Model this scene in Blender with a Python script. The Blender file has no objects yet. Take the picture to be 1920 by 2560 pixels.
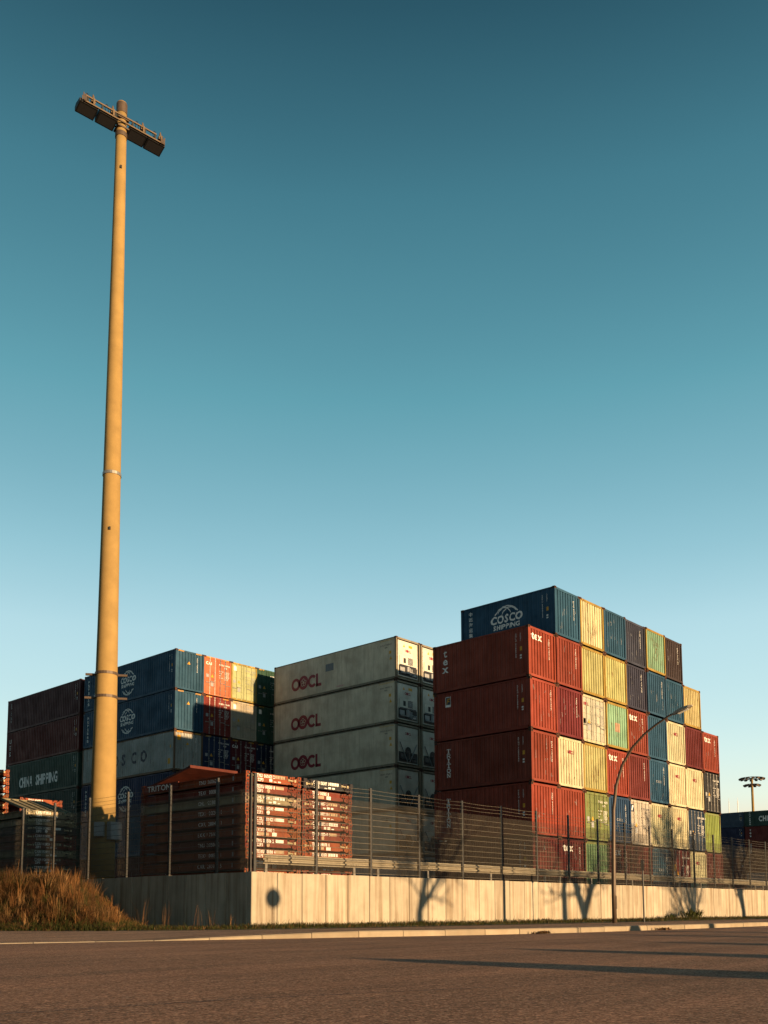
import bpy, bmesh, math, random
from mathutils import Vector, Matrix
rng = random.Random(7)
R = math.radians
scn = bpy.context.scene
col = scn.collection

# ------------------------------------------------------------------ camera
EYE = 0.525
cam_d = bpy.data.cameras.new('camera'); cam = bpy.data.objects.new('camera', cam_d); col.objects.link(cam)
F_PX, PPY, PITCH, ROLL, YAW = 2363.3, 2038.2, 0.0999, -0.0027, 0.83
c_, s_ = math.cos(YAW), math.sin(YAW)
right = Vector((c_, -s_, 0)); fwd0 = Vector((s_, c_, 0)); up0 = Vector((0, 0, 1))
fwd = fwd0 * math.cos(PITCH) + up0 * math.sin(PITCH)
up = up0 * math.cos(PITCH) - fwd0 * math.sin(PITCH)
r2 = right * math.cos(ROLL) + up * math.sin(ROLL)
u2 = up * math.cos(ROLL) - right * math.sin(ROLL)
m3 = Matrix((r2, u2, -fwd)).transposed()
cam.matrix_world = Matrix.Translation((0, 0, EYE)) @ m3.to_4x4()
cam_d.sensor_fit = 'VERTICAL'; cam_d.sensor_height = 36.0
cam_d.lens = 36.0 * F_PX / 2560.0
cam_d.shift_y = (PPY - 1280.0) / 2560.0
cam_d.clip_start = 0.1; cam_d.clip_end = 6000
scn.camera = cam

# ------------------------------------------------------------------ sky and sun
SUN_TAN, SUN_DX = 0.075, -0.035                     # light travels towards +Y, a little to -X, and down
travel = Vector((SUN_DX, 1.0, -SUN_TAN)).normalized()
to_sun = -travel
elev = math.asin(to_sun.z)
w = bpy.data.worlds.new('World'); scn.world = w; w.use_nodes = True
nt = w.node_tree; nt.nodes.clear()
sky = nt.nodes.new('ShaderNodeTexSky'); sky.sky_type = 'NISHITA'; sky.sun_disc = False
sky.sun_elevation = elev
sky.sun_rotation = math.atan2(to_sun.x, to_sun.y)
sky.altitude = 0; sky.air_density = 1.0; sky.dust_density = 0.4; sky.ozone_density = 3.0
hsv = nt.nodes.new('ShaderNodeHueSaturation')
hsv.inputs['Hue'].default_value = 0.47; hsv.inputs['Saturation'].default_value = 0.9; hsv.inputs['Value'].default_value = 1.0
bg = nt.nodes.new('ShaderNodeBackground'); bg.inputs['Strength'].default_value = 0.11
wo = nt.nodes.new('ShaderNodeOutputWorld')
# the same clear sky all round: brightness and tint depend on the height above the horizon only
geo = nt.nodes.new('ShaderNodeTexCoord'); sep = nt.nodes.new('ShaderNodeSeparateXYZ'); nt.links.new(geo.outputs['Generated'], sep.inputs[0])
def wm(op, a, b=0.0):
    n = nt.nodes.new('ShaderNodeMath'); n.operation = op
    for q, i in ((a, 0), (b, 1)):
        if hasattr(q, 'links'): nt.links.new(q, n.inputs[i])
        else: n.inputs[i].default_value = q
    return n.outputs[0]
zz = wm('MAXIMUM', sep.outputs[2], 0.02); hh0 = wm('SQRT', wm('SUBTRACT', 1.0, wm('MULTIPLY', zz, zz)))
cmb = nt.nodes.new('ShaderNodeCombineXYZ')
nt.links.new(wm('MULTIPLY', hh0, s_), cmb.inputs[0]); nt.links.new(wm('MULTIPLY', hh0, c_), cmb.inputs[1]); nt.links.new(zz, cmb.inputs[2])
nt.links.new(cmb.outputs[0], sky.inputs[0])
rp = nt.nodes.new('ShaderNodeValToRGB'); nt.links.new(zz, rp.inputs[0]); rp.color_ramp.interpolation = 'LINEAR'
STOPS = [(0.0, (2.3, 1.45, 1.22)), (.12, (2.35, 1.48, 1.25)), (.283, (2.28, 1.57, 1.33)), (.355, (1.78, 1.46, 1.25)), (.491, (0.98, 1.20, 1.03)), (.627, (.60, .86, .78)), (.725, (.30, .47, .46)), (1.0, (.20, .34, .33))]
while len(rp.color_ramp.elements) < len(STOPS): rp.color_ramp.elements.new(0.5)
for el, (p, c) in zip(rp.color_ramp.elements, STOPS): el.position = p
for el, (p, c) in zip(rp.color_ramp.elements, STOPS): el.color = (*c, 1)
mxs = nt.nodes.new('ShaderNodeMix'); mxs.data_type = 'RGBA'; mxs.blend_type = 'MULTIPLY'; mxs.inputs[0].default_value = 1.0
nt.links.new(sky.outputs[0], hsv.inputs['Color']); nt.links.new(hsv.outputs[0], mxs.inputs[6]); nt.links.new(rp.outputs[0], mxs.inputs[7])
hz = nt.nodes.new('ShaderNodeTexNoise'); hz.inputs['Scale'].default_value = 2.2; hz.inputs['Detail'].default_value = 3
hm = nt.nodes.new('ShaderNodeMapping'); hm.inputs['Scale'].default_value = (1, 1, 3.5); nt.links.new(geo.outputs['Generated'], hm.inputs[0]); nt.links.new(hm.outputs[0], hz.inputs['Vector'])
hr = nt.nodes.new('ShaderNodeValToRGB'); nt.links.new(hz.outputs[0], hr.inputs[0]); hr.color_ramp.elements[0].color = (.94, .95, .96, 1); hr.color_ramp.elements[1].color = (1.06, 1.05, 1.04, 1)
mx2 = nt.nodes.new('ShaderNodeMix'); mx2.data_type = 'RGBA'; mx2.blend_type = 'MULTIPLY'; mx2.inputs[0].default_value = 1.0
nt.links.new(mxs.outputs[2], mx2.inputs[6]); nt.links.new(hr.outputs[0], mx2.inputs[7]); nt.links.new(mx2.outputs[2], bg.inputs[0]); nt.links.new(bg.outputs[0], wo.inputs[0])
sun_d = bpy.data.lights.new('sun', 'SUN'); sun = bpy.data.objects.new('sun', sun_d); col.objects.link(sun)
sun_d.energy = 5.0; sun_d.angle = R(0.53); sun_d.color = (1.0, 0.67, 0.35)
sun.rotation_euler = travel.to_track_quat('-Z', 'Y').to_euler()
sun.location = (20, -60, 40)
scn.view_settings.view_transform = 'Standard'; scn.view_settings.look = 'None'
scn.view_settings.exposure = 1.4; scn.view_settings.gamma = 1.0
scn.view_settings.use_curve_mapping = False
scn.cycles.use_denoising = True
scn.cycles.max_bounces = 6; scn.cycles.diffuse_bounces = 3; scn.cycles.glossy_bounces = 2
scn.cycles.caustics_reflective = False; scn.cycles.caustics_refractive = False

# ------------------------------------------------------------------ helpers
class MB:
    def __init__(s): s.v = []; s.f = []; s.m = []
    def face(s, pts, m=0):
        i = len(s.v); s.v += [tuple(p) for p in pts]; s.f.append(tuple(range(i, i + len(pts)))); s.m.append(m)
    def box(s, x0, x1, y0, y1, z0, z1, m=0):
        i = len(s.v)
        s.v += [(x0,y0,z0),(x1,y0,z0),(x1,y1,z0),(x0,y1,z0),(x0,y0,z1),(x1,y0,z1),(x1,y1,z1),(x0,y1,z1)]
        for q in ((0,3,2,1),(4,5,6,7),(0,1,5,4),(1,2,6,5),(2,3,7,6),(3,0,4,7)):
            s.f.append(tuple(i+k for k in q)); s.m.append(m)
    def tube(s, p0, p1, r0, r1=None, n=8, m=0, caps=True):
        if r1 is None: r1 = r0
        p0, p1 = Vector(p0), Vector(p1); d = (p1 - p0)
        if d.length < 1e-6: return
        d.normalize(); a = d.orthogonal().normalized(); b = d.cross(a)
        i = len(s.v)
        for p, r in ((p0, r0), (p1, r1)):
            for k in range(n):
                t = 2 * math.pi * k / n
                s.v.append(tuple(p + a * (r * math.cos(t)) + b * (r * math.sin(t))))
        for k in range(n):
            s.f.append((i+k, i+(k+1) % n, i+n+(k+1) % n, i+n+k)); s.m.append(m)
        if caps:
            s.f.append(tuple(i+k for k in reversed(range(n)))); s.m.append(m)
            s.f.append(tuple(i+n+k for k in range(n))); s.m.append(m)
    def pipe(s, pts, rads, n=10, m=0):
        """one continuous bent tube"""
        rings = []
        P = [Vector(p) for p in pts]
        ref = None
        for j, p in enumerate(P):
            d = (P[min(j+1, len(P)-1)] - P[max(j-1, 0)]).normalized()
            a = d.orthogonal().normalized() if ref is None else (ref - d * ref.dot(d)).normalized()
            ref = a; b = d.cross(a); i = len(s.v); rings.append(i)
            r = rads[j] if isinstance(rads, (list, tuple)) else rads
            for k in range(n):
                t = 2 * math.pi * k / n
                s.v.append(tuple(p + a * (r * math.cos(t)) + b * (r * math.sin(t))))
        for j in range(len(P) - 1):
            for k in range(n):
                s.f.append((rings[j]+k, rings[j]+(k+1) % n, rings[j+1]+(k+1) % n, rings[j+1]+k)); s.m.append(m)
        s.f.append(tuple(rings[0]+k for k in reversed(range(n)))); s.m.append(m)
        s.f.append(tuple(rings[-1]+k for k in range(n))); s.m.append(m)
    def mesh(s, name, smooth=False):
        me = bpy.data.meshes.new(name); me.from_pydata(s.v, [], s.f)
        me.polygons.foreach_set('material_index', s.m)
        if smooth: me.polygons.foreach_set('use_smooth', [True] * len(s.f))
        me.update(); return me

def inst(name, me, mats, parent=None, loc=(0,0,0), rz=0.0):
    o = bpy.data.objects.new(name, me); col.objects.link(o)
    if not isinstance(mats, (list, tuple)): mats = [mats]
    if len(me.materials) == 0:
        for m in mats: me.materials.append(m)
    for k, m in enumerate(mats):
        o.material_slots[k].link = 'OBJECT'; o.material_slots[k].material = m
    o.location = loc
    if rz: o.rotation_euler = (0, 0, rz)
    if parent: o.parent = parent
    return o
def empty(name, loc, rz=0.0):
    o = bpy.data.objects.new(name, None); col.objects.link(o); o.location = loc; o.rotation_euler = (0, 0, rz)
    o.empty_display_size = 0.2
    return o
def tag(o, label=None, cat=None, group=None, kind=None):
    if label: o['label'] = label
    if cat: o['category'] = cat
    if group: o['group'] = group
    if kind: o['kind'] = kind
    return o
ORD = ['', 'first', 'second', 'third', 'fourth', 'fifth', 'sixth', 'seventh', 'eighth', 'ninth', 'tenth', 'eleventh', 'twelfth', 'thirteenth', 'fourteenth', 'fifteenth', 'sixteenth', 'seventeenth', 'eighteenth', 'nineteenth', 'twentieth']

# ------------------------------------------------------------------ materials
MATS = {}
def newmat(name):
    m = bpy.data.materials.new(name); m.use_nodes = True
    t = m.node_tree; b = t.nodes['Principled BSDF']
    return m, t, b
def N(t, typ, **kw):
    n = t.nodes.new(typ)
    for k, v in kw.items():
        if k in n.inputs: n.inputs[k].default_value = v
        else: setattr(n, k, v)
    return n
def ramp(t, src, p0, p1, c0=(0,0,0,1), c1=(1,1,1,1)):
    n = t.nodes.new('ShaderNodeValToRGB'); t.links.new(src, n.inputs[0])
    n.color_ramp.elements[0].position = p0; n.color_ramp.elements[1].position = p1
    n.color_ramp.elements[0].color = c0; n.color_ramp.elements[1].color = c1
    return n.outputs[0]
def mix(t, fac, a, b, typ='MIX'):
    n = t.nodes.new('ShaderNodeMix'); n.data_type = 'RGBA'; n.blend_type = typ
    if hasattr(fac, 'links'): t.links.new(fac, n.inputs[0])
    else: n.inputs[0].default_value = fac
    for v, i in ((a, 6), (b, 7)):
        if hasattr(v, 'links'): t.links.new(v, n.inputs[i])
        else: n.inputs[i].default_value = (*v[:3], 1)
    return n.outputs[2]
def math_(t, op, a, b=0.0):
    n = t.nodes.new('ShaderNodeMath'); n.operation = op
    for v, i in ((a, 0), (b, 1)):
        if hasattr(v, 'links'): t.links.new(v, n.inputs[i])
        else: n.inputs[i].default_value = v
    return n.outputs[0]
def objcoord(t, scale=(1,1,1), rand=True):
    tc = N(t, 'ShaderNodeTexCoord'); mp = N(t, 'ShaderNodeMapping'); mp.inputs['Scale'].default_value = scale
    t.links.new(tc.outputs['Object'], mp.inputs[0])
    if rand:
        oi = N(t, 'ShaderNodeObjectInfo'); cx = N(t, 'ShaderNodeCombineXYZ')
        m1 = math_(t, 'MULTIPLY', oi.outputs['Random'], 57.0); m2 = math_(t, 'MULTIPLY', oi.outputs['Random'], 131.0)
        t.links.new(m1, cx.inputs[0]); t.links.new(m2, cx.inputs[1]); t.links.new(m1, cx.inputs[2])
        t.links.new(cx.outputs[0], mp.inputs['Location'])
    return mp.outputs[0]
def noise(t, co, scale, detail=4, rough=0.55):
    n = N(t, 'ShaderNodeTexNoise'); n.inputs['Scale'].default_value = scale
    n.inputs['Detail'].default_value = detail; n.inputs['Roughness'].default_value = rough
    t.links.new(co, n.inputs['Vector']); return n.outputs[0]
def bump(t, b, h, strength, dist):
    n = N(t, 'ShaderNodeBump'); n.inputs['Strength'].default_value = strength; n.inputs['Distance'].default_value = dist
    t.links.new(h, n.inputs['Height']); t.links.new(n.outputs[0], b.inputs['Normal'])

def paint(c, rust=0.25, rough=0.5, dirt=0.35):
    c = tuple(q * 0.76 for q in c)
    """worn enamel on steel: fading blotches, grime streaks running down, rust spots and scratches"""
    key = ('paint', c, rust, rough, dirt)
    if key in MATS: return MATS[key]
    m, t, b = newmat('paint')
    co = objcoord(t); st = objcoord(t, (5, 5, 0.35))
    fade = noise(t, co, 0.9, 5, 0.6)
    c0 = tuple(min(1, x * 1.08 + 0.006) for x in c); c1 = tuple(x * 0.70 for x in c)
    base = mix(t, ramp(t, fade, 0.32, 0.68), c0, c1)
    chalk = ramp(t, noise(t, objcoord(t, (1.2, 1.2, .5)), 1.1, 6, 0.7), 0.5, 0.72)
    base = mix(t, math_(t, 'MULTIPLY', chalk, 0.28), base, tuple(min(.6, q * 1.3 + .014) for q in c))
    chip = ramp(t, noise(t, objcoord(t, (7, 7, 3)), 2.2, 3, 0.6), 0.70, 0.73)
    base = mix(t, math_(t, 'MULTIPLY', chip, 0.6), base, tuple(q * .5 + .09 for q in c))
    grime = ramp(t, noise(t, st, 1.3, 4, 0.65), 0.46, 0.8)
    base = mix(t, math_(t, 'MULTIPLY', grime, dirt), base, tuple(x * 0.35 + 0.012 for x in c))
    r1 = ramp(t, noise(t, objcoord(t, (3.5, 3.5, 0.8)), 1.6, 8, 0.72), 0.70 - 0.16 * rust, 0.78 - 0.10 * rust)
    base = mix(t, math_(t, 'MULTIPLY', r1, min(1, 0.35 + rust)), base, (0.10, 0.038, 0.013))
    t.links.new(base, b.inputs['Base Color'])
    rr = ramp(t, fade, 0.2, 0.9, (rough - 0.1,) * 3 + (1,), (min(1, rough + 0.25),) * 3 + (1,))
    t.links.new(rr, b.inputs['Roughness'])
    b.inputs['Specular IOR Level'].default_value = 0.1
    bump(t, b, noise(t, co, 2.0, 4, 0.55), 0.6, 0.05)
    MATS[key] = m; return m
def flat(c, rough=0.6, metal=0.0, var=0.15, spec=0.3):
    key = ('flat', c, rough, metal, var)
    if key in MATS: return MATS[key]
    m, t, b = newmat('plain')
    co = objcoord(t)
    base = mix(t, ramp(t, noise(t, co, 6.0, 5, 0.65), 0.3, 0.75), tuple(min(1, x * (1 + var)) for x in c), tuple(x * (1 - var) for x in c))
    t.links.new(base, b.inputs['Base Color']); b.inputs['Roughness'].default_value = rough; b.inputs['Metallic'].default_value = metal
    b.inputs['Specular IOR Level'].default_value = spec
    MATS[key] = m; return m
def concrete(name, c, streak=0.5, scale=1.0, stain=(0.16, 0.10, 0.05)):
    m, t, b = newmat(name)
    co = objcoord(t); st = objcoord(t, (3.2, 3.2, 0.16))
    base = mix(t, ramp(t, noise(t, co, 1.6 * scale, 6, 0.6), 0.3, 0.72), tuple(x * 1.1 for x in c), tuple(x * 0.82 for x in c))
    sr = ramp(t, noise(t, st, 1.5, 5, 0.6), 0.45, 0.75)
    base = mix(t, math_(t, 'MULTIPLY', sr, streak), base, stain)
    sp = ramp(t, noise(t, co, 60, 3, 0.7), 0.25, 0.42, (0.7, 0.7, 0.7, 1), (1, 1, 1, 1))
    base = mix(t, 1.0, base, sp, 'MULTIPLY')
    oi = N(t, 'ShaderNodeObjectInfo')
    tint = ramp(t, oi.outputs['Random'], 0.0, 1.0, (0.86, 0.85, 0.83, 1), (1.06, 1.05, 1.03, 1))
    base = mix(t, 1.0, base, tint, 'MULTIPLY')
    t.links.new(base, b.inputs['Base Color']); b.inputs['Roughness'].default_value = 0.88
    b.inputs['Specular IOR Level'].default_value = 0.2
    bump(t, b, noise(t, co, 30, 6, 0.7), 0.35, 0.01)
    return m
def asphalt(name, c, spk=0.55, rnd=False, agg=110.0):
    m, t, b = newmat(name)
    co = objcoord(t, rand=rnd)
    big = noise(t, co, 0.35, 5, 0.6); mid = noise(t, co, 3.0, 5, 0.65)
    base = mix(t, ramp(t, big, 0.35, 0.7), tuple(x * 1.35 for x in c), tuple(x * 0.8 for x in c))
    base = mix(t, math_(t, 'MULTIPLY', ramp(t, mid, 0.35, 0.75), 0.35), base, tuple(x * 0.6 for x in c))
    vo = N(t, 'ShaderNodeTexVoronoi'); vo.inputs['Scale'].default_value = agg * 0.8; t.links.new(co, vo.inputs['Vector'])
    sepc = N(t, 'ShaderNodeSeparateColor'); t.links.new(vo.outputs['Color'], sepc.inputs[0])
    chip = ramp(t, sepc.outputs[0], 0.45, 0.98)
    base = mix(t, math_(t, 'MULTIPLY', chip, spk), base, (0.42, 0.31, 0.23))
    dark = ramp(t, sepc.outputs[1], 0.6, 0.95)
    base = mix(t, math_(t, 'MULTIPLY', dark, 0.55), base, (0.018, 0.016, 0.015))
    lon = noise(t, objcoord(t, (0.10, 1.2, 1), rand=False), 1.0, 4, 0.6)
    base = mix(t, math_(t, 'MULTIPLY', ramp(t, lon, 0.42, 0.68), 0.6), base, tuple(x * 1.8 for x in c))
    mot = ramp(t, noise(t, co, 14.0, 9, 0.9), 0.36, 0.64, (0.42, 0.40, 0.38, 1), (1.6, 1.55, 1.5, 1))
    base = mix(t, 1.0, base, mot, 'MULTIPLY')
    v2 = N(t, 'ShaderNodeTexVoronoi'); v2.inputs['Scale'].default_value = 75.0; t.links.new(co, v2.inputs['Vector'])
    s2 = N(t, 'ShaderNodeSeparateColor'); t.links.new(v2.outputs['Color'], s2.inputs[0])
    base = mix(t, 1.0, base, ramp(t, s2.outputs[0], 0.1, 0.95, (0.62, 0.61, 0.60, 1), (1.62, 1.60, 1.56, 1)), 'MULTIPLY')
    stn = ramp(t, noise(t, objcoord(t, (0.5, 0.9, 1), rand=False), 0.55, 6, 0.7), 0.52, 0.70)
    base = mix(t, math_(t, 'MULTIPLY', stn, 0.45), base, tuple(x * 0.45 for x in c))
    t.links.new(base, b.inputs['Base Color']); b.inputs['Roughness'].default_value = 0.9
    b.inputs['Specular IOR Level'].default_value = 0.15
    h = math_(t, 'ADD', math_(t, 'MULTIPLY', sepc.outputs[2], 0.6), noise(t, co, 160, 3, 0.6))
    bump(t, b, h, 1.0, 0.022)
    return m
def attrmat(name, rough=0.8, transl=0.25):
    m, t, b = newmat(name)
    a = N(t, 'ShaderNodeAttribute'); a.attribute_name = 'tint'
    t.links.new(a.outputs['Color'], b.inputs['Base Color']); b.inputs['Roughness'].default_value = rough
    b.inputs['Specular IOR Level'].default_value = 0.15
    tr = N(t, 'ShaderNodeBsdfTranslucent'); t.links.new(a.outputs['Color'], tr.inputs[0])
    mx = N(t, 'ShaderNodeMixShader'); mx.inputs[0].default_value = transl
    out = t.nodes['Material Output']
    t.links.new(b.outputs[0], mx.inputs[1]); t.links.new(tr.outputs[0], mx.inputs[2]); t.links.new(mx.outputs[0], out.inputs[0])
    return m

M_road = asphalt('road_asphalt', (0.275, 0.145, 0.094))
M_walk = asphalt('walk_asphalt', (0.32, 0.19, 0.13), 0.45)
M_yard = asphalt('yard_asphalt', (0.045, 0.042, 0.040), 0.3)
M_soil = flat((0.030, 0.026, 0.012), 0.95, var=0.6)
M_turf = flat((0.040, 0.045, 0.016), 0.95, var=0.5)
M_wall = concrete('wall_concrete', (0.285, 0.252, 0.200), 0.9, 1.0, (0.115, 0.072, 0.036))
M_kerb = concrete('kerb_concrete', (0.23, 0.19, 0.14), 0.25, 2.0)
M_mast = concrete('mast_concrete', (0.215, 0.142, 0.052), 0.22, 0.8)
M_galv = flat((0.19, 0.18, 0.165), 0.45, 0.55, 0.2)
M_post = flat((0.034, 0.034, 0.035), 0.55, 0.3, 0.2)
M_rail = flat((0.25, 0.22, 0.165), 0.5, 0.25, 0.2)
M_wire = flat((0.095, 0.082, 0.064), 0.6, 0.2, 0.1)
M_dark = flat((0.012, 0.012, 0.013), 0.7)
M_black = flat((0.012, 0.012, 0.013), 0.5)
M_white = flat((0.56, 0.55, 0.52), 0.6, var=0.12)
M_grey = flat((0.20, 0.205, 0.21), 0.55)
M_red = flat((0.17, 0.011, 0.020), 0.55, var=0.1)
M_yel = flat((0.42, 0.21, 0.012), 0.55, var=0.1)
M_navy = flat((0.016, 0.019, 0.034), 0.55)
M_cast = paint((0.10, 0.040, 0.022), 0.6, 0.7)
M_pin0 = flat((.10, .068, .04), .5, .2, .2)
M_plate0 = flat((.40, .22, .20), .6); M_patch = flat((.10, .105, .11), .6)
M_lamp = flat((0.065, 0.045, 0.032), 0.5, 0.2)
M_bark = flat((0.09, 0.065, 0.045), 0.9, var=0.3)
M_rock = concrete('rock', (0.30, 0.27, 0.23), 0.2, 3.0)
M_blade = attrmat('grass_blades')

# ------------------------------------------------------------------ lettering
GLY = {}
def make_glyphs(chars, bold):
    obs = []
    for ch in chars:
        cu = bpy.data.curves.new('g', 'FONT'); cu.body = ch; cu.size = 1.0; cu.resolution_u = 2
        cu.offset = (0.034 if ch.isupper() or ch.isdigit() else 0.016) if bold else 0.010
        o = bpy.data.objects.new('g', cu); col.objects.link(o); obs.append((ch, o, cu))
    dg = bpy.context.evaluated_depsgraph_get(); dg.update()
    for ch, o, cu in obs:
        ev = o.evaluated_get(dg); me = ev.to_mesh()
        vs = [(v.co.x, v.co.y) for v in me.vertices]; fs = [tuple(p.vertices) for p in me.polygons]
        xs = [v[0] for v in vs] or [0, 0.3]
        GLY[(ch, bold)] = (vs, fs, min(xs), max(xs)); ev.to_mesh_clear()
    for ch, o, cu in obs:
        bpy.data.objects.remove(o); bpy.data.curves.remove(cu)
ASC = 'ABCDEFGHIJKLMNOPRSTUVWXYZ0123456789etxabcdoi'
make_glyphs(ASC + '中远海运集装箱', False)
make_glyphs('ABCDEFGHIJKLMNOPRSTUVWXYZ0123456789etx', True)
CAP = max(v[1] for v in GLY[('H', False)][0])
def text(s, h, bold=False, gap=0.14, stack=False, ws=1.0, lead=1.3, slant=0.0):
    """-> (verts, faces) flat in (u, v); origin at left of the baseline, or at the top centre of a stacked column"""
    V, Fc = [], []; k = h / CAP; x = 0.0; y = 0.0
    for ch in s:
        if ch == ' ':
            x += 0.55 * h * ws; y -= h * lead * 0.6; continue
        vs, fs, a, b_ = GLY[(ch, bold)]; i = len(V)
        if stack:
            mid = (a + b_) / 2; y -= h
            V += [((vx - mid) * k * ws, vy * k + y) for vx, vy in vs]; y -= h * (lead - 1)
        else:
            V += [(x + (vx - a) * k * ws + vy * k * slant, vy * k) for vx, vy in vs]; x += (b_ - a) * k * ws + gap * h
        Fc += [tuple(i + q for q in f) for f in fs]
    return V, Fc
def width(p): return max(v[0] for v in p[0]) - min(v[0] for v in p[0])
def shift(p, du, dv): return [(a + du, b + dv) for a, b in p[0]], p[1]
def join(*ps):
    V, Fc = [], []
    for p in ps:
        i = len(V); V += p[0]; Fc += [tuple(i + q for q in f) for f in p[1]]
    return V, Fc
def poly(*pts): return list(pts), [tuple(range(len(pts)))]
def rect(u0, v0, u1, v1): return poly((u0, v0), (u1, v0), (u1, v1), (u0, v1))
def arc(cu, cv, r0, r1, a0, a1, n=20, sx=1.0, rot=0.0):
    V, Fc = [], []
    for k in range(n + 1):
        a = R(a0 + (a1 - a0) * k / n)
        for r in (r0, r1):
            x, y = math.cos(a) * r * sx, math.sin(a) * r
            V.append((cu + x * math.cos(rot) - y * math.sin(rot), cv + x * math.sin(rot) + y * math.cos(rot)))
    for k in range(n): Fc.append((2*k, 2*k+1, 2*k+3, 2*k+2))
    return V, Fc
def disc(cu, cv, r, n=18): return poly(*[(cu + r * math.cos(2*math.pi*k/n), cv + r * math.sin(2*math.pi*k/n)) for k in range(n)])
def tri(cu, cv, s): return poly((cu - s/2, cv), (cu + s/2, cv), (cu, cv + s * 0.9))
def slab(s, h):
    """slab-serif capitals stacked in a column (T R I O N)"""
    P = []; y = 0.0; wd = h * 1.15; t = h * 0.2; e = h * 0.13
    for ch in s:
        y -= h; g = []
        if ch == 'T': g = [rect(-wd/2, h-e, wd/2, h), rect(-t/2, 0, t/2, h), rect(-wd/4, 0, wd/4, e), rect(-wd/2, h-2.4*e, -wd/2+e, h), rect(wd/2-e, h-2.4*e, wd/2, h)]
        if ch == 'I': g = [rect(-t/2, 0, t/2, h), rect(-wd/4, 0, wd/4, e), rect(-wd/4, h-e, wd/4, h)]
        if ch == 'R': g = [rect(-wd/2+e, 0, -wd/2+e+t, h), rect(-wd/2, 0, -wd/2+2*e+t, e), rect(-wd/2, h-e, wd*0.2, h), rect(-wd/2+e, h*.45, wd*0.2, h*.45+e), arc(wd*0.15, h*.72, h*.15, h*.28, -90, 90, 8), poly((-.02*h, h*.45), (t, h*.45), (wd/2, 0), (wd/2-t, 0)), rect(wd/2-t*1.3, 0, wd/2+e*.6, e)]
        if ch == 'N': g = [rect(-wd/2+e, 0, -wd/2+e+t*.8, h), rect(wd/2-e-t*.8, 0, wd/2-e, h), poly((-wd/2+e, h), (-wd/2+e+t, h), (wd/2-e, 0), (wd/2-e-t, 0)), rect(-wd/2, 0, -wd/2+2*e+t, e), rect(wd/2-2*e-t, h-e, wd/2, h), rect(-wd/2, h-e, -wd/2+e+t, h)]
        if ch == 'O': g = [arc(0, h/2, h*.30, h*.5, 0, 360, 20, 1.1)]
        for q in g: P.append(shift(q, 0, y))
        y -= h * 0.13
    return join(*P)
def oocl(wd):
    """wordmark with the blossom in the second ring; returns red shapes and pale blossom shapes"""
    h = wd * 0.34; r = h / 2; t = r * 0.46
    red = [arc(r, r, r - t, r, 0, 360, 26), disc(r * 2.75, r * 1.08, r * 1.10, 26), arc(r * 4.75, r, r - t, r, 42, 318, 22), rect(r*5.55, 0, r*6.0, h), rect(r*5.55, 0, r*6.75, r*0.46)]
    cx, cy = r * 2.75, r * 1.08
    pet = []
    for k in range(5):
        a = R(90 + 72 * k); pet.append(arc(cx + math.cos(a) * r * .36, cy + math.sin(a) * r * .36, r * .20, r * .28, 0, 360, 12))
    pet.append(disc(cx, cy, r * 0.10, 8))
    k = wd / (r * 6.75)
    S = lambda p: ([(a * k, b * k) for a, b in p[0]], p[1])
    return S(join(*red)), S(join(*pet))
def cosco_globe(wd):
    """COSCO SHIPPING lettering across a globe of arcs; u centred, v centred on the COSCO line"""
    r = wd * 0.44; t = wd * 0.028
    c = text('COSCO', wd * 0.20, True, 0.10, ws=1.28, slant=0.10)
    k = wd / width(c); c = ([(a * k - wd / 2, b) for a, b in c[0]], c[1])
    s2 = text('SHIPPING', wd * 0.115, True, 0.16, ws=1.05, slant=0.12)
    k = wd * 0.84 / width(s2); s2 = ([(a * k - wd * 0.42, b - wd * 0.165) for a, b in s2[0]], s2[1])
    g = [arc(0, 0, r - t, r, 34, 146, 24, 1.0), arc(0, -.05*wd, r - t, r, 214, 326, 24, 1.0),
         arc(-r*.16, -.02*wd, r*0.98 - t, r*.98, 36, 140, 20, 0.62), arc(r*.22, -.02*wd, r*.94 - t, r*.94, 44, 150, 20, 0.72),
         arc(-r*.16, -.05*wd, r*.94 - t, r*.94, 222, 322, 20, 0.62), arc(r*.22, -.05*wd, r*.9 - t, r*.9, 216, 316, 20, 0.72)]
    return join(c, s2, *g)

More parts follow.
